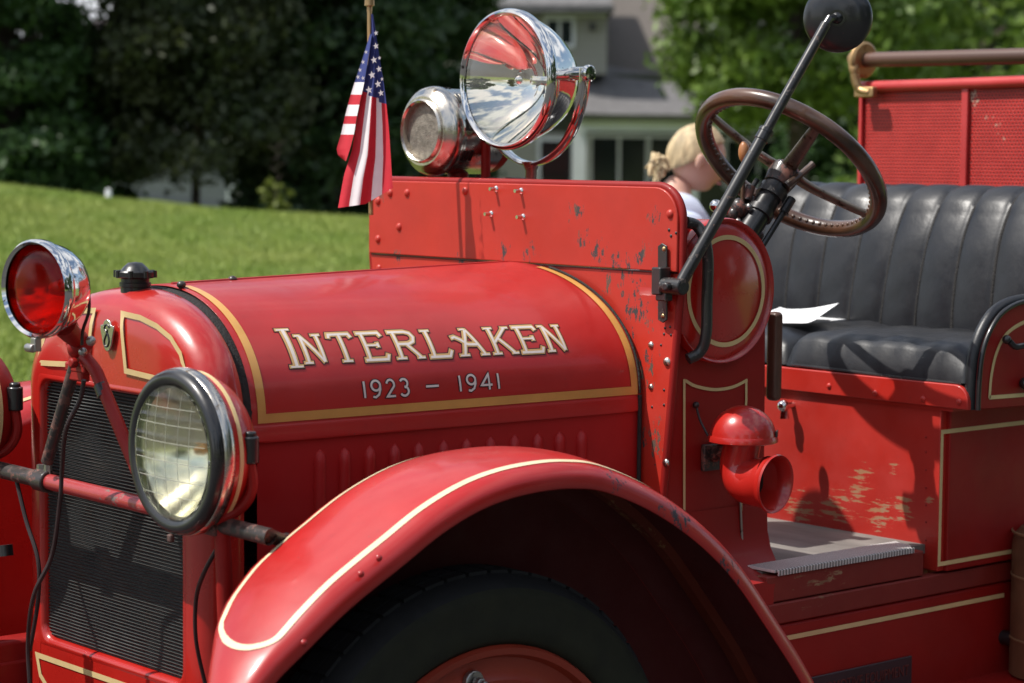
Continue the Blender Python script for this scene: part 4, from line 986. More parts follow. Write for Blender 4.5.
# flag
FD = 4.86
def fl_(px, py, d=0): return atd(px, py, FD+d)
fb = fl_(371, 205)
fg = thing('flag', 'small striped and starred flag hanging limp from a brass-tipped pole beside the red cowl', 'flag', tuple(fb))
def loc(o): o.parent = fg; o.location = (-fb[0], -fb[1], -fb[2]); return o
b = MB(); b.tube([fl_(371, 215, .02), fl_(370, 100, .02), fl_(369.5, 8, .02)], .0055, 10); loc(b.build('pole', M_brass, None, zo=0))
b = MB(); b.lathe([(0, .030), (.007, .026), (.008, .016), (.005, .010), (.010, .008), (.011, -.008), (.006, -.010), (.006, -.02)], fl_(369.5, 2, .02), (0, 0, 1), 20); loc(b.build('finial', M_brass, None, zo=0))
M_fr = plain('flag_red', (.50, .015, .03), .8, .08, 30, .1); M_fw = plain('flag_white', (.75, .74, .74), .8, .05, 30, .1); M_fbl = plain('flag_blue', (.022, .035, .16), .8, .1, 30, .1)
Lf = [(371, 14), (371, 30), (369, 55), (366, 75), (362, 94), (357, 120), (352, 150), (344, 175), (338, 208)]
Rt_ = [(373, 14), (377, 40), (380, 60), (384, 85), (386, 100), (389, 130), (391, 160), (392, 178), (393, 188)]
Bt = [(338, 208), (347, 210), (357, 211), (366, 212), (372, 208), (378, 200), (393, 188)]
def lerpc(C, t):
    C = np.array(C, float); k = t*(len(C)-1); i = min(int(k), len(C)-2); return C[i]*(1-(k-i))+C[i+1]*(k-i)
b = MB(); nu, nv = 60, 30; rows = []
def flagp(u, v):    # u 0 top..1 bottom, v 0 left..1 right
    a = lerpc(Lf, u); c = lerpc(Rt_, u); p = a*(1-v)+c*v
    p[1] += (1-abs(2*v-1))*u**6*6
    dz = .006*sin(v*9+u*2)*min(1, u*2)+.003*sin(v*21+u*3)*u
    return fl_(p[0], p[1], dz-.012)
g = [[flagp(i/nu, j/nv) for j in range(nv+1)] for i in range(nu+1)]
base_ = b.addv([p for r_ in g for p in r_])
for i in range(nu):
    for j in range(nv):
        u, v = (i+.5)/nu, (j+.5)/nv
        py_ = np.interp(u, np.linspace(0, 1, 9), [14, 30, 57, 80, 97, 125, 155, 176, 198])
        if py_ < 94+v*7: m_ = 2
        else: m_ = 0 if int(v*5.0+.15*(1-u)) % 2 == 0 else 1
        q = base_+i*(nv+1)+j; b.face(q, q+1, q+nv+2, q+nv+1, m=m_)
cl1 = loc(b.build('cloth', [M_fr, M_fw, M_fbl], None, zo=0, weld=False, angle=90))
# folded-back left lobe with level stripes
La = [(370, 34), (362, 60), (354, 84), (350, 97), (345, 116), (341, 134), (336.5, 149), (338, 155), (345, 161)]
Ra = [(372, 34), (368, 60), (364, 84), (361, 97), (357, 116), (354, 134), (350, 149), (348, 155), (346, 161)]
b = MB(); nu2 = 54; base_ = b.addv([fl_(*(lerpc(La, i/nu2)*(1-j/10)+lerpc(Ra, i/nu2)*(j/10)), -.012+.010*cos(j/10*2.5)) for i in range(nu2+1) for j in range(11)])
for i in range(nu2):
    for j in range(10):
        y_ = lerpc(La, (i+.5)/nu2)[1]; m_ = 2 if y_ < 84 else (1 if (y_ < 95 or 104 < y_ < 115 or 124 < y_ < 135) else 0)
        q = base_+i*11+j; b.face(q, q+1, q+12, q+11, m=m_)
loc(b.build('cloth_fold', [M_fr, M_fw, M_fbl], None, zo=0, weld=False, angle=90))
b = MB()
for px, py, r_ in ((376, 33, 2.6), (376, 46, 3.2), (379.5, 58, 2), (374, 60, 3.6), (379, 69, 3.2), (372, 75, 3.8), (378, 84, 3.6), (369, 90, 3.8), (381, 93, 3.2), (363, 62, 2.2), (360, 70, 2.2), (363, 78, 2), (358, 77, 2.2), (366, 52, 2), (382, 79, 1.8)):
    P = []
    for k in range(10):
        a = pi/2+k*pi/5+.2; rr_ = r_*(1 if k % 2 == 0 else .42); rr_ *= 1.12; P.append(fl_(px+rr_*cos(a)*.85, py-rr_*sin(a), -.045))
    b.prism(P, FW*.001)
loc(b.build('stars', M_fw, None, zo=0, weld=False))
# leather case
lcase = thing('leather_case', 'tall brown leather case with stitched bands standing on the running board', 'case', (1.86, -.76, GZ-1.155))
e_ = at('y', -.70, 1034, 600); cx_ = e_[0]+.115*.9
b = MB(); cyl = (cx_+.01, -.70, 0)
ctop = at('y', -.70, 1020, 531)[2]
def bl(b_, nm, m_, **k):
    o = b_.build(nm, m_, None, **k); o.parent = lcase; o.location = (-lcase.location[0], -lcase.location[1], -lcase.location[2]); return o
b.lathe([(0, ctop), (.06, ctop-.002), (.10, ctop-.012), (.115, ctop-.03), (.118, ctop-.05), (.118, -.9), (.118, -1.15), (0, -1.15)], (cyl[0], cyl[1], 0), (0, 0, 1), 48); bl(b, 'body', M_brownleather, angle=50)
for py in (544, 588, 652):
    z_ = at('y', -.72, 1014, py)[2]; b = MB(); b.lathe([(.117, -.0035), (.1200, -.002), (.1200, .002), (.117, .0035)], (cyl[0], cyl[1], z_), (0, 0, 1), 48); bl(b, 'band', plain('tan_stitching', (.24, .14, .07), .5), angle=50)
b = MB(); z_ = at('y', -.72, 1014, 549)[2]; b.sphere((cyl[0]-.09, cyl[1]-.078, z_), .008); bl(b, 'stud', M_nickel)

# ------------------------------------------------------------------ person behind the truck
def skinmat(name, col, r=.55): return plain(name, col, r, .06, 20, .05, sss=.1)
M_skin = skinmat('skin', (.58, .33, .25)); M_hair = plain('blonde_hair', (.50, .38, .22), .6, .4, 40, .8, st=(1, 1, .25)); M_shirt = plain('pale_blue_cotton', (.62, .68, .82), .85, .05, 14, .2); M_pink = plain('pink_cotton', (.75, .25, .28), .85, .06, 14, .2)
hp = atd(690, 158, 7.5); px0 = np.array([hp[0], hp[1], 0.])
pr_ = thing('person', 'person with blonde hair in a bun and pale blue t-shirt, looking down behind the truck', 'person', (float(px0[0]), float(px0[1]), 0))
fd = nrm(np.array([HR[0]*.93+HF[0]*.15, HR[1]*.93+HF[1]*.15, 0])); sd3 = np.array([-fd[1], fd[0], 0])   # facing right in the picture
hz = hp[2]
def skin(name, verts, edges, radii, mat, sub=2):
    me = bpy.data.meshes.new(name); me.from_pydata([tuple(v) for v in verts], edges, []); o = bpy.data.objects.new(name, me); COL.objects.link(o)
    o.modifiers.new('s', 'SKIN'); l_ = me.skin_vertices[0].data
    for i, r_ in enumerate(radii): l_[i].radius = (r_, r_) if not hasattr(r_, '__len__') else r_; l_[i].use_root = (i == 0)
    q = o.modifiers.new('u', 'SUBSURF'); q.levels = sub; q.render_levels = sub; me.materials.append(mat); 
    dg = bpy.context.evaluated_depsgraph_get(); m2 = bpy.data.meshes.new_from_object(o.evaluated_get(dg)); bpy.data.objects.remove(o)
    m2.shade_smooth(); o = bpy.data.objects.new(name, m2); COL.objects.link(o); m2.materials.clear(); m2.materials.append(mat); o.parent = pr_; return o
def B_(f_, s2, z): return fd*f_+sd3*s2+np.array([0, 0, z])
Hh = hz+.11; H = Hh
vs = [B_(0, 0, .52*H), B_(-.01, 0, .62*H), B_(-.05, 0, hz-.36), B_(-.07, 0, hz-.205), B_(-.055, 0, hz-.12), B_(-.02, 0, hz-.06)]
rd = [.145, .125, .145, .115, .052, .050]; es = [(0, 1), (1, 2), (2, 3), (3, 4), (4, 5)]
for s_ in (-1, 1):
    k = len(vs)
    vs += [B_(-.07, s_*.15, hz-.205), B_(-.06, s_*.19, .68*H), B_(.14, s_*.17, .54*H), B_(.20, s_*.15, .52*H)]; rd += [.062, .046, .036, .03]; es += [(3, k), (k, k+1), (k+1, k+2), (k+2, k+3)]
    for fi in range(5):
        k2 = len(vs); o_ = (fi-2)*.018
        vs += [B_(.235, s_*.15+o_, .515*H), B_(.265-(.03 if fi in (0, 4) else 0), s_*.15+o_*1.1, .50*H)]; rd += [.0095, .008]; es += [(k+3, k2), (k2, k2+1)]
    k = len(vs)
    vs += [B_(0, s_*.085, .48*H), B_(.02, s_*.095, .27*H), B_(-.01, s_*.10, .05*H), B_(.05, s_*.10, .02*H), B_(.15, s_*.11, .018*H)]; rd += [.095, .06, .042, .04, .032]; es += [(0, k), (k, k+1), (k+1, k+2), (k+2, k+3), (k+3, k+4)]
body = skin('body', vs, es, rd, M_skin)
# head as its own sculpted surface joined to the body
b = MB(); Rh = np.stack([fd, sd3, np.array([0, 0, 1.])], 1); tl = radians(18); Tm = np.array([[cos(tl), 0, sin(tl)], [0, 1, 0], [-sin(tl), 0, cos(tl)]]); Rh = Rh@Tm
hc_ = B_(.025, 0, hz)
rows = []
for i in range(40):
    th_ = 2*pi*i/40; row = []
    for j in range(25):
        ph_ = pi*j/24; d = np.array([sin(ph_)*cos(th_), sin(ph_)*sin(th_), cos(ph_)]); r = np.array([.094, .071, .106])
        p = d*r
        if d[2] < -.1: p[0] += .02*(-d[2])*(1 if d[0] > 0 else .3); p[1] *= 1-.35*(-d[2]); p[0] *= 1-.12*(-d[2])
        if d[0] > .3:   # face relief
            f1 = math.exp(-((p[1]/.012)**2)-(((p[2]+.022)/.022)**2)); p[0] += .022*f1
            p[0] -= .008*math.exp(-(((abs(p[1])-.03)/.014)**2)-((p[2]/.012)**2))
            p[0] += .006*math.exp(-((p[1]/.022)**2)-(((p[2]+.055)/.008)**2)); p[0] += .010*math.exp(-((p[1]/.02)**2)-(((p[2]+.09)/.016)**2))
        row.append(Rh@p+hc_)
    rows.append(row)
b.grid(rows, cu=True)
for s_ in (-1, 1): b.sphere(Rh@np.array([-.005, s_*.077, -.012])+hc_, .018, (.9, .45, 1.5), 12, R=Rh)
hd_ = b.build('head', M_skin, None, zo=0, angle=80); hd_.parent = body; hd_.name = 'head'
for s_ in (-1, 1):
    b = MB(); b.sphere(Rh@np.array([.082, s_*.03, 0])+hc_, .011, n=12, R=Rh); o = b.build('eye', M_black, None, zo=0); o.parent = body
b = MB(); b.box(Rh@np.array([.098, 0, -.057])+hc_, (.008, .036, .006), Rh); o = b.build('mouth', M_pink, None, zo=0, bevel=.002); o.parent = body
b = MB(); rows = []
for i in range(72):
    th_ = 2*pi*i/72; row = []
    for j in range(19):
        fwd = max(0, cos(th_)); bk_ = max(0, -cos(th_)); lim = pi*(.46+.26*bk_**.6-.20*fwd**.5); ph_ = lim*j/18; d = np.array([sin(ph_)*cos(th_), sin(ph_)*sin(th_), cos(ph_)])
        rr_ = np.array([.102, .079, .113])*(1+.012*sin(17*th_+4*sin(ph_*3))+.008*sin(41*th_)); row.append(Rh@(d*rr_+np.array([-.004, 0, .002]))+hc_)
    rows.append(row)
b.grid(rows, cu=True); hr_ = b.build('hair', M_hair, None, zo=0, angle=80, solid=.006); hr_.parent = pr_
b = MB(); bc = Rh@np.array([-.118, 0, -.062])+hc_
for k in range(46):
    a = RNG.normal(size=3); a = a/np.linalg.norm(a)*np.array([.030, .028, .036])*RNG.uniform(.5, 1); t1 = RNG.normal(size=3)*.012
    b.tube(bez([bc+a*.4-t1, bc+a, bc+a*1.15+t1+[0, 0, -.012]], 3), [.009, .010, .010, .009, .008, .006, .002], 6)
b.tube([Rh@np.array([-.09, 0, -.045])+hc_, bc], .024, 12); o = b.build('hair_bun', M_hair, None, zo=0, angle=80); o.parent = hr_
tv = [B_(0, 0, .50*H), B_(-.02, 0, .61*H), B_(-.05, 0, hz-.37), B_(-.075, 0, hz-.195), B_(-.065, 0, hz-.115)]; tr_ = [.165, .15, .17, .155, .085]; te = [(0, 1), (1, 2), (2, 3), (3, 4)]
for s_ in (-1, 1):
    k = len(tv); tv += [B_(-.075, s_*.15, hz-.195), B_(-.03, s_*.185, hz-.38)]; tr_ += [.10, .085]; te += [(3, k), (k, k+1)]
skin('t_shirt', tv, te, tr_, M_shirt)
sv = [B_(0, 0, .53*H), B_(0, 0, .48*H)]; se = [(0, 1)]; sr_ = [.165, .16]
for s_ in (-1, 1):
    k = len(sv); sv += [B_(0, s_*.09, .44*H), B_(.01, s_*.095, .34*H)]; sr_ += [.11, .095]; se += [(1, k), (k, k+1)]
skin('shorts', sv, se, sr_, M_pink)
for o in [o for o in pr_.children]: o.location = (0, 0, 0)
# head was built in world space, body verts are relative: put both in the person's frame
for o in (hr_,): o.location = (-0, 0, 0)
def shift(o, d):
    me = o.data; co = np.empty(len(me.vertices)*3); me.vertices.foreach_get('co', co); co = co.reshape(-1, 3)+np.array(d); me.vertices.foreach_set('co', co.ravel()); me.update()

# ------------------------------------------------------------------ ground
def ss(a, b_, x): t = np.clip((x-a)/(b_-a), 0, 1); return t*t*(3-2*t)
def height(s, l):
    ridge = 1.235-.082*(np.clip(l, -14, 12)+5.0)
    up = np.clip((s-6.2)/(22-6.2), 0, 1)**.85
    h = ridge*up
    back = np.clip((s-22.5)/20, 0, 1)
    return h-.45*ss(22.3, 25.5, s)-(.1+1.15*ss(-6, 3, l))*ss(0, 1, back)+.03*np.sin(l*1.3+s*.4)*np.clip((s-7)/4, 0, 1)
def ground_z(p): d = np.asarray(p)[:2]-CAM[:2]; return float(height(d@HF, d@HR))
S_ = np.concatenate([np.array([-300, -100, -40, -15, 0]), np.arange(4, 50, .6), np.array([60, 90, 150, 300, 700, 1500])]); Lg = np.concatenate([np.array([-1200, -400, -150, -60]), np.arange(-30, 31, 1.0), np.array([60, 150, 400, 1200])])
b = MB(); b.grid([[sl(s, l, float(height(s, l))) for l in Lg] for s in S_])
t = NT('lawn_ground'); n1 = t.noise(1.4, 5); n2 = t.noise(14, 5, .7)
t.p(col=t.mix(t.rng(n2, .35, .68), t.mix(t.rng(n1, .35, .65), (.085, .14, .022, 1), (.115, .165, .03, 1)), (.16, .19, .05, 1)), rough=.9); t.bump(n2, .6, .05)
lw = b.build('lawn', t.m, None, zo=0); lw['kind'] = 'structure'
b = MB(); b.grid([[sl(s, l, .004+.0) for l in (-200, -20, 0, 20, 200)] for s in (-14, -5, 0, 5.9)])
t = NT('asphalt'); n = t.noise(90, 4, .7); t.p(col=t.mix(t.rng(n, .3, .7), (.03, .03, .03, 1), (.06, .058, .055, 1)), rough=.85); t.bump(n, .5, .01)
rd_ = b.build('road', t.m, None, zo=0); rd_['kind'] = 'structure'
# grass blades
N = 620000; s_a = 6.4+17.6*RNG.random(N)**.8; l_a = -.50*s_a-1+(.82*s_a+2)*RNG.random(N)
keep = RNG.random(N) < np.where((l_a > -s_a*.25) & (l_a < s_a*.06), 1., .62); s_a, l_a = s_a[keep], l_a[keep]; N = len(s_a)
z_a = height(s_a, l_a); bx_ = CAM[0]+HF[0]*s_a+HR[0]*l_a; by_ = CAM[1]+HF[1]*s_a+HR[1]*l_a
ang = RNG.random(N)*2*pi; h_ = .02+.035*RNG.random(N); w_ = .004+.004*RNG.random(N); ln = (RNG.random((N, 2))-.5)*.06
v0 = np.stack([bx_-np.cos(ang)*w_, by_-np.sin(ang)*w_, z_a-.005], 1); v1 = np.stack([bx_+np.cos(ang)*w_, by_+np.sin(ang)*w_, z_a-.005], 1); v2 = np.stack([bx_+ln[:, 0], by_+ln[:, 1], z_a+h_], 1)
def fastmesh(name, V3, k, mat, mi=None):
    me = bpy.data.meshes.new(name); n = len(V3)//k; me.vertices.add(len(V3)); me.vertices.foreach_set('co', V3.ravel().astype(np.float32))
    me.loops.add(n*k); me.loops.foreach_set('vertex_index', np.arange(n*k, dtype=np.int32)); me.polygons.add(n); me.polygons.foreach_set('loop_start', np.arange(0, n*k, k, dtype=np.int32))
    for m_ in (mat if isinstance(mat, list) else [mat]): me.materials.append(m_)
    if mi is not None: me.polygons.foreach_set('material_index', mi.astype(np.int32))
    me.update(); me.validate(); o = bpy.data.objects.new(name, me); COL.objects.link(o); return o
t = NT('grass_blades'); n1 = t.noise(.8, 4); n2 = t.noise(9, 3, off=4)
t.p(col=t.mix(t.rng(n1, .35, .65), t.mix(t.rng(n2, .3, .7), (.19, .285, .035, 1), (.23, .325, .045, 1)), t.mix(t.rng(n2, .3, .7), (.27, .335, .06, 1), (.34, .385, .085, 1))), rough=.6)
gr = fastmesh('grass', np.stack([v0, v1, v2], 1).reshape(-1, 3), 3, t.m); gr['kind'] = 'stuff'
tag(gr, 'short sunlit lawn grass blades on the rising bank', 'grass')

# ------------------------------------------------------------------ trees
def leafmat(name, a, c):
    t = NT(name); n = t.noise(1.7, 4, .6); n2 = t.noise(12, 2)
    col = t.mix(t.math('ADD', t.math('MULTIPLY', t.rng(n, .35, .65), .7), t.math('MULTIPLY', n2, .3)), c4(a), c4(c))
    t.p(col=col, rough=.5)
    tr = t.n.new('ShaderNodeBsdfTranslucent'); t.t.links.new(col, tr.inputs[0]); mx = t.n.new('ShaderNodeMixShader'); mx.inputs[0].default_value = .3
    t.t.links.new(t.b.outputs[0], mx.inputs[1]); t.t.links.new(tr.outputs[0], mx.inputs[2]); t.t.links.new(mx.outputs[0], t.out.inputs[0]); return t.m
ML_dark = leafmat('dark_spruce_needles', (.020, .052, .018), (.050, .092, .028)); ML_brown = leafmat('brownish_spruce_needles', (.028, .052, .018), (.070, .078, .030))
ML_mid = leafmat('dark_green_leaves', (.024, .062, .018), (.062, .130, .030)); ML_br = leafmat('bright_green_leaves', (.07, .14, .018), (.19, .28, .04)); ML_yel = leafmat('yellow_green_leaves', (.12, .17, .02), (.24, .27, .05))
M_bark = plain('bark', (.06, .045, .035), .9, .4, 8, 1., st=(1, 1, .3))
def crown_pts(n, clumps, leaf):
    C = np.array([c[:3] for c in clumps]); R = np.array([c[3:6] for c in clumps]); vol = R.prod(1)**.67; k = RNG.choice(len(C), n, p=vol/vol.sum())
    d = RNG.normal(size=(n, 3)); d /= np.linalg.norm(d, axis=1)[:, None]; r = RNG.random(n)**.38
    return C[k]+d*r[:, None]*R[k]*(1+.25*RNG.normal(size=(n, 1)))
def tree(name, label, s, l, h, w, mat, n=16000, leaf=.14, kind='cone', base=.0, group=None, cat='tree', trunk=.16, droop=0, cutoff=None, ncl=60):
    z0 = float(height(s, l))-.05; o = thing(name, label, cat, tuple(sl(s, l, z0)), group)
    cl_ = []
    for i in range(ncl):
        t_ = RNG.random(); a = RNG.random()*2*pi
        if kind == 'cone': zz = base+(h-base)*t_; rr_ = w*(1-t_*.75)*(.55+.45*RNG.random()); cs_ = w*.30*(1.1-.6*t_)
        elif kind == 'round': ph = math.acos(1-2*t_); zz = base+(h-base)*(.5+.5*cos(ph)); rr_ = w*sin(ph)**.7*(.5+.5*RNG.random()); cs_ = w*.26
        else: zz = base+(h-base)*t_; rr_ = w*(.6+.4*RNG.random()); cs_ = w*.35
        cl_.append((cos(a)*rr_, sin(a)*rr_, zz, cs_*(.7+.6*RNG.random()), cs_*(.7+.6*RNG.random()), cs_*(.45+.4*RNG.random())))
    P = crown_pts(n, cl_, leaf); P = P[P[:, 2] > base*.6+.02]; m = len(P)
    u = RNG.normal(size=(m, 3)); u /= np.linalg.norm(u, axis=1)[:, None]; q = RNG.normal(size=(m, 3)); v = np.cross(u, q); v /= np.linalg.norm(v, axis=1)[:, None]
    sz = (leaf*(.5+RNG.random(m)))[:, None]
    Q = np.stack([P-u*sz, P+v*sz*.45, P+u*sz, P-v*sz*.45], 1).reshape(-1, 3)
    c_ = fastmesh('crown', Q, 4, mat); c_.parent = o
    b = MB(); th = h*.8
    b.tube([(0, 0, -.1), (.03*w, 0, th*.3), (0, .04*w, th*.7), (0, 0, th)], [trunk*1.25, trunk, trunk*.6, trunk*.2], 10)
    for k in range(9):
        a = k*2.4; z1 = max(base*.9, .8)+(th-max(base*.9, .8))*k/9; b.tube([(0, 0, z1), (cos(a)*w*.35, sin(a)*w*.35, z1+.25*w*(1-droop)), (cos(a)*w*.75, sin(a)*w*.75, z1+.35*w*(1-2*droop))], [trunk*.4, trunk*.25, trunk*.08], 6)
    tk = b.build('trunk', M_bark, o, zo=0, angle=60); return o
def PX(px, s): return (px-512)/FPX*s
G1 = 'dark trees behind the lawn'
tree('broadleaf_tree', 'dense dark green tree at the far left of the lawn edge', 24.5, PX(4, 24.5), 5.6, .98, ML_mid, 60000, .06, 'col', .02, G1, ncl=200)
tree('broadleaf_tree', 'low dark tree with a few yellow-green leaves between the left tree and the grey garage', 27, PX(92, 27), 2.0, .55, ML_mid, 14000, .055, 'col', .0, G1, ncl=60)
tree('shrub', 'bright yellow-green leafy twigs beside the dark roof at left', 26.5, PX(88, 26.5), 1.75, .30, ML_yel, 500, .05, 'round', 1.2, cat='shrub', trunk=.02, ncl=12)
tree('spruce_tree', 'brownish-green spruce with bare trunk in front of the grey garage wall', 25, PX(194, 25), 5.6, 1.12, ML_brown, 75000, .05, 'col', .86, G1, trunk=.045, droop=.6, ncl=240)
tree('spruce_tree', 'tall black-green spruce directly behind the hanging flag', 26, PX(332, 26), 5.6, 1.08, ML_dark, 80000, .065, 'col', .03, G1, trunk=.14, ncl=260)
tree('spruce_tree', 'black-green spruce behind the chrome siren with its edge against the house', 28, PX(415, 28), 5.6, .85, ML_dark, 50000, .065, 'col', .0, G1, trunk=.14, ncl=180)
tree('spruce_tree', 'dark spruce between the brownish spruce and the flag', 27, PX(288, 27), 5.6, .70, ML_dark, 45000, .06, 'col', .55, G1, trunk=.05, ncl=160)
tree('shrub', 'small yellow-green shrub on the lawn edge left of the flag', 23.2, PX(276, 23.2), .52, .15, ML_yel, 800, .035, 'round', .0, cat='shrub', trunk=.015, ncl=14)
G2 = 'green trees behind the cab'
tree('maple_tree', 'sunlit bright green maple branches above the porch roof', 34, PX(795, 34), 6.5, 2.15, ML_br, 36000, .085, 'round', 3.0, G2, ncl=90)
tree('maple_tree', 'green maple standing behind the red perforated screen', 38, PX(985, 38), 10, 3.2, ML_br, 26000, .10, 'round', 1.5, G2, ncl=70)
tree('maple_tree', 'dark shaded maple behind the steering wheel, at the right end of the porch', 44, PX(903, 44), 9, 2.2, ML_mid, 60000, .10, 'col', .1, G2, ncl=170)
tree('maple_tree', 'dark tree at the right edge of the picture behind the hand rail', 46, PX(1010, 46), 9, 2.4, ML_mid, 50000, .10, 'col', .1, G2, ncl=150)
tree('shrub', 'bright green bush seen through the lower half of the steering wheel', 30, PX(838, 30), 1.75, .42, ML_br, 3000, .07, 'round', .5, cat='shrub', trunk=.03, ncl=22)
# unseen street trees for the chrome; near-kerb oaks added to darken side-panel reflections
for i, (s, l) in enumerate(((-26, -14), (-24, 3), (-30, 18), (-4, -34), (-8, 15), (-2, 17), (4.5, 16), (-14, 12))):
    o = tree('unseen_oak', ['round green oak across the street, farther left', 'round green oak straight across the street', 'round green oak across the street, farther right', 'round green oak down the street at left', 'unseen oak added by the near kerb to darken reflections, second down the street at right', 'unseen oak added by the near kerb to darken reflections, third down the street at right', 'unseen oak added by the near kerb to darken reflections, farthest down the street at right', 'unseen oak added by the near kerb to darken reflections, first down the street at right'][i], s, l, 9, 4.5, ML_mid, 7000, .4, 'round', 1.2, 'oaks across the street', ncl=40)

# ------------------------------------------------------------------ houses
def siding(name, col):
    t = NT(name); v = t.add('ShaderNodeSeparateXYZ', {0: t.co()}); f = t.math('FRACT', t.math('MULTIPLY', v.outputs[2], 6.5))
    t.p(col=t.mix(t.rng(f, 0, .12), c4(col, .55), c4(col)), rough=.7); t.bump(f, .6, .02); return t.m
def shingle(name, col):
    t = NT(name); n = t.noise(6, 5, .7); n2 = t.noise(1.2, 3); t.p(col=t.mix(t.rng(n, .3, .7), c4(col, .7), c4(col, 1.3)), rough=.9); t.bump(n, .5, .03); return t.m
M_sid = siding('beige_siding', (.36, .35, .31)); M_sidg = siding('grey_siding', (.24, .25, .27)); M_roof = shingle('brown_shingles', (.16, .135, .12)); M_roofg = shingle('grey_shingles', (.13, .125, .125)); M_roofp = shingle('plum_shingles', (.085, .06, .065))
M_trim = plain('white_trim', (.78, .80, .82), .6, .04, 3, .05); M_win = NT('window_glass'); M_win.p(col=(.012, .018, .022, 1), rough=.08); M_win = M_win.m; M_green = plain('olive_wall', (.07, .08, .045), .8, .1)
M_brick = plain('taupe_masonry', (.115, .10, .088), .85, .2, 14, .5)
def house_frame(name, label, s, px, gz, cat='house'):
    o = thing(name, label, cat, tuple(sl(s, PX(px, s), gz))); o.rotation_euler[2] = TH-pi/2; return o
Hs = 45.0; K = FPX/Hs; gz = -.35
hs_ = house_frame('house', 'beige sided house with a white-columned porch and dark windows behind the truck', Hs, 512, gz)
def hb(name, x0, x1, z0, z1, y0, y1, mat, parent=hs_, bevel=0):
    return MB().box(((x0+x1)/2, (y0+y1)/2, (z0+z1)/2), (x1-x0, y1-y0, z1-z0)).build(name, mat, parent, zo=0, bevel=bevel)
def hx(px): return (px-512)/K
def hzz(py): return GZ+(154.5-py)/K-gz
porch_y = 0; wall_y = 2.2
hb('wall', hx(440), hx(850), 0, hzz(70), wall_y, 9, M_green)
hb('upper_wall', hx(452), hx(606), hzz(72), hzz(12), 1.2, 8.5, M_sid)
MB().prism([(hx(430), .6, hzz(14)), (hx(612), .6, hzz(10)), (hx(612), .6, hzz(4)), (hx(430), .6, hzz(5))], (0, 8, 0)).build('eave', M_roofg, hs_, zo=0)
b = MB(); b.prism([(hx(380), 1.0, hzz(5)), (hx(612), 1.0, hzz(5)), (hx(600), 4.5, hzz(-70)), (hx(400), 4.5, hzz(-70))], (0, .15, .05)); b.build('roof', M_roofg, hs_, zo=0)
b = MB(); b.prism([(hx(600), 2.6, hzz(82)), (hx(745), 2.6, hzz(86)), (hx(690), 6.5, hzz(-60)), (hx(600), 6.5, hzz(-60))], (0, .15, .0)); b.build('roof', M_brick, hs_, zo=0)
b = MB(); b.prism([(hx(575), -.35, hzz(113)), (hx(860), -.35, hzz(119)), (hx(800), 2.7, hzz(84)), (hx(640), 2.7, hzz(66)), (hx(600), 2.7, hzz(58)), (hx(575), 2.7, hzz(58))], (0, .02, -.08)); b.build('porch_roof', M_roofg, hs_, zo=0)
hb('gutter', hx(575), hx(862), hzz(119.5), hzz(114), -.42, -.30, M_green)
hb('fascia', hx(575), hx(860), hzz(131), hzz(121), -.18, .05, M_trim)
hb('soffit', hx(575), hx(860), hzz(121), hzz(120.3), -.3, 2.2, M_trim)
for px in (578, 690, 806):
    w_ = 6
    hb('column', hx(px-w_), hx(px+w_), 0, hzz(131), -.15, .09, M_trim)
hb('porch_floor', hx(575), hx(860), -.3, .12, -.3, 2.3, M_trim)
def window(x0, x1, z0, z1, y, nm='window', bars=1, parent=hs_):
    f = MB()
    t_ = .07
    for a in ((x0, x1, z0-t_, z0), (x0, x1, z1, z1+t_), (x0-t_, x0, z0-t_, z1+t_), (x1, x1+t_, z0-t_, z1+t_)): f.box(((a[0]+a[1])/2, y, (a[2]+a[3])/2), (a[1]-a[0], .08, a[3]-a[2]))
    for k in range(bars): xx = x0+(x1-x0)*(k+1)/(bars+1); f.box((xx, y, (z0+z1)/2), (t_*.8, .07, z1-z0))
    o = f.build(nm, M_trim, parent, zo=0); MB().box(((x0+x1)/2, y+.01, (z0+z1)/2), (x1-x0, .02, z1-z0)).build('pane', M_win, o, zo=0); return o
window(hx(545), hx(570), hzz(42), hzz(18), 1.18, bars=1)
window(hx(594), hx(650), hzz(200), hzz(136), 2.16, bars=1)
window(hx(655), hx(690), hzz(200), hzz(136), 2.16, bars=0)
window(hx(735), hx(800), hzz(185), hzz(138), 2.16, bars=1)
hb('porch_wall', hx(470), hx(590), 0, hzz(131), 1.9, 2.3, M_sid)
window(hx(540), hx(572), hzz(195), hzz(140), 1.86, bars=0)
hb('wall_lamp', hx(588), hx(594), hzz(28), hzz(21), 1.05, 1.2, M_black)
hb('corner_trim', hx(540), hx(606), hzz(14), hzz(11), 1.12, 1.22, M_trim)
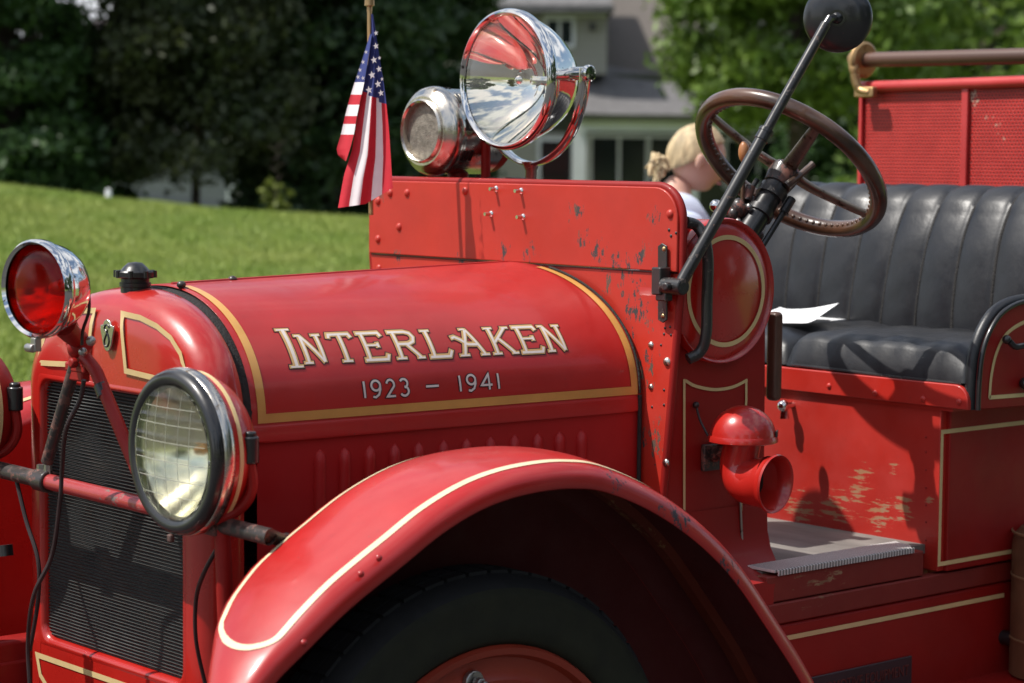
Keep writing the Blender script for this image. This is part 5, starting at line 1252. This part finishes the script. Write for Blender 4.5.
# grey garage at left
Gs = 38.0; KG = FPX/Gs; ggz = .35
gg = house_frame('garage', 'grey sided garage with white trim and plum roof behind the left trees', Gs, 180, ggz, 'garage')
def gx(px): return (px-180)/KG
def gzz(py): return GZ+(154.5-py)/KG-ggz
hb('wall', gx(60), gx(236), -.5, gzz(62), 0, 6, M_sidg, gg)
hb('corner_trim', gx(226), gx(233), -.5, gzz(62), -.05, .0, M_trim, gg)
hb('side_wall', gx(236), gx(380), -.5, gzz(62), .3, 6, M_sidg, gg)
hb('door', gx(240), gx(262), -.4, gzz(177), .24, .29, M_win, gg)
hb('door_frame', gx(235), gx(270), gzz(177), gzz(173), .2, .28, M_trim, gg)
b = MB(); b.prism([(gx(50), -.4, gzz(64)), (gx(390), -.4, gzz(64)), (gx(390), 3.5, gzz(14)), (gx(50), 3.5, gzz(14))], (0, .02, -.1)); b.prism([(gx(50), 7.4, gzz(64)), (gx(390), 7.4, gzz(64)), (gx(390), 3.5, gzz(14)), (gx(50), 3.5, gzz(14))], (0, .02, -.1)); b.build('roof', M_roofp, gg, zo=0)
# small white marker post
mp = sl(22.8, PX(108, 22.8)); z_ = ground_z(mp); po = thing('marker_post', 'small white post standing at the lawn edge below the left trees', 'post', (mp[0], mp[1], z_))
b = MB(); b.lathe([(.035, -.1), (.035, .06), (.028, .07), (.028, .115), (.02, .125), (0, .128)], (0, 0, 0), (0, 0, 1), 16); b.build('shaft', M_trim, po, zo=0)

# ------------------------------------------------------------------ light
EL = radians(58); AZ = np.array([-cos(radians(31)), sin(radians(31))])
sdv = np.array([AZ[0]*cos(EL), AZ[1]*cos(EL), sin(EL)])
ld = bpy.data.lights.new('sun', 'SUN'); ld.energy = 4.6; ld.angle = radians(.5); ld.color = (1, .955, .89)
so = bpy.data.objects.new('sun', ld); COL.objects.link(so); so.rotation_euler = Vector(sdv).to_track_quat('Z', 'Y').to_euler()
W_ = bpy.data.worlds.new('World'); SC.world = W_; W_.use_nodes = True
sk = W_.node_tree.nodes.new('ShaderNodeTexSky'); sk.sky_type = 'NISHITA'; sk.sun_disc = False; sk.sun_elevation = EL; sk.sun_rotation = math.atan2(AZ[0], AZ[1]); sk.air_density = 1.2; sk.dust_density = 1.5
wn_ = W_.node_tree; tc = wn_.nodes.new('ShaderNodeTexCoord'); ns = wn_.nodes.new('ShaderNodeTexNoise'); ns.inputs['Scale'].default_value = 2.6; ns.inputs['Detail'].default_value = 7; ns.inputs['Roughness'].default_value = .58
vm = wn_.nodes.new('ShaderNodeVectorMath'); vm.operation = 'MULTIPLY'; vm.inputs[1].default_value = (1, 1, 2.6); wn_.links.new(tc.outputs['Generated'], vm.inputs[0]); wn_.links.new(vm.outputs[0], ns.inputs['Vector'])
mr_ = wn_.nodes.new('ShaderNodeMapRange'); mr_.interpolation_type = 'SMOOTHSTEP'; wn_.links.new(ns.outputs['Fac'], mr_.inputs['Value']); mr_.inputs['From Min'].default_value = .45; mr_.inputs['From Max'].default_value = .58
cm = wn_.nodes.new('ShaderNodeMix'); cm.data_type = 'RGBA'; cm.inputs[7].default_value = (7.6, 7.8, 8.2, 1); wn_.links.new(mr_.outputs[0], cm.inputs[0]); wn_.links.new(sk.outputs[0], cm.inputs[6]); wn_.links.new(cm.outputs[2], wn_.nodes['Background'].inputs[0]); W_.node_tree.nodes['Background'].inputs[1].default_value = .11
SC.view_settings.view_transform = 'Standard'; SC.view_settings.look = 'None'; SC.view_settings.exposure = .27; SC.view_settings.gamma = 1
SC.cycles.max_bounces = 8; SC.cycles.transmission_bounces = 8; SC.cycles.use_denoising = True; SC.cycles.caustics_reflective = True

def _depth(o):
    d = 0
    while o.parent: o = o.parent; d += 1
    return d
for o in list(SC.objects):
    while _depth(o) > 2:
        o.parent = o.parent.parent
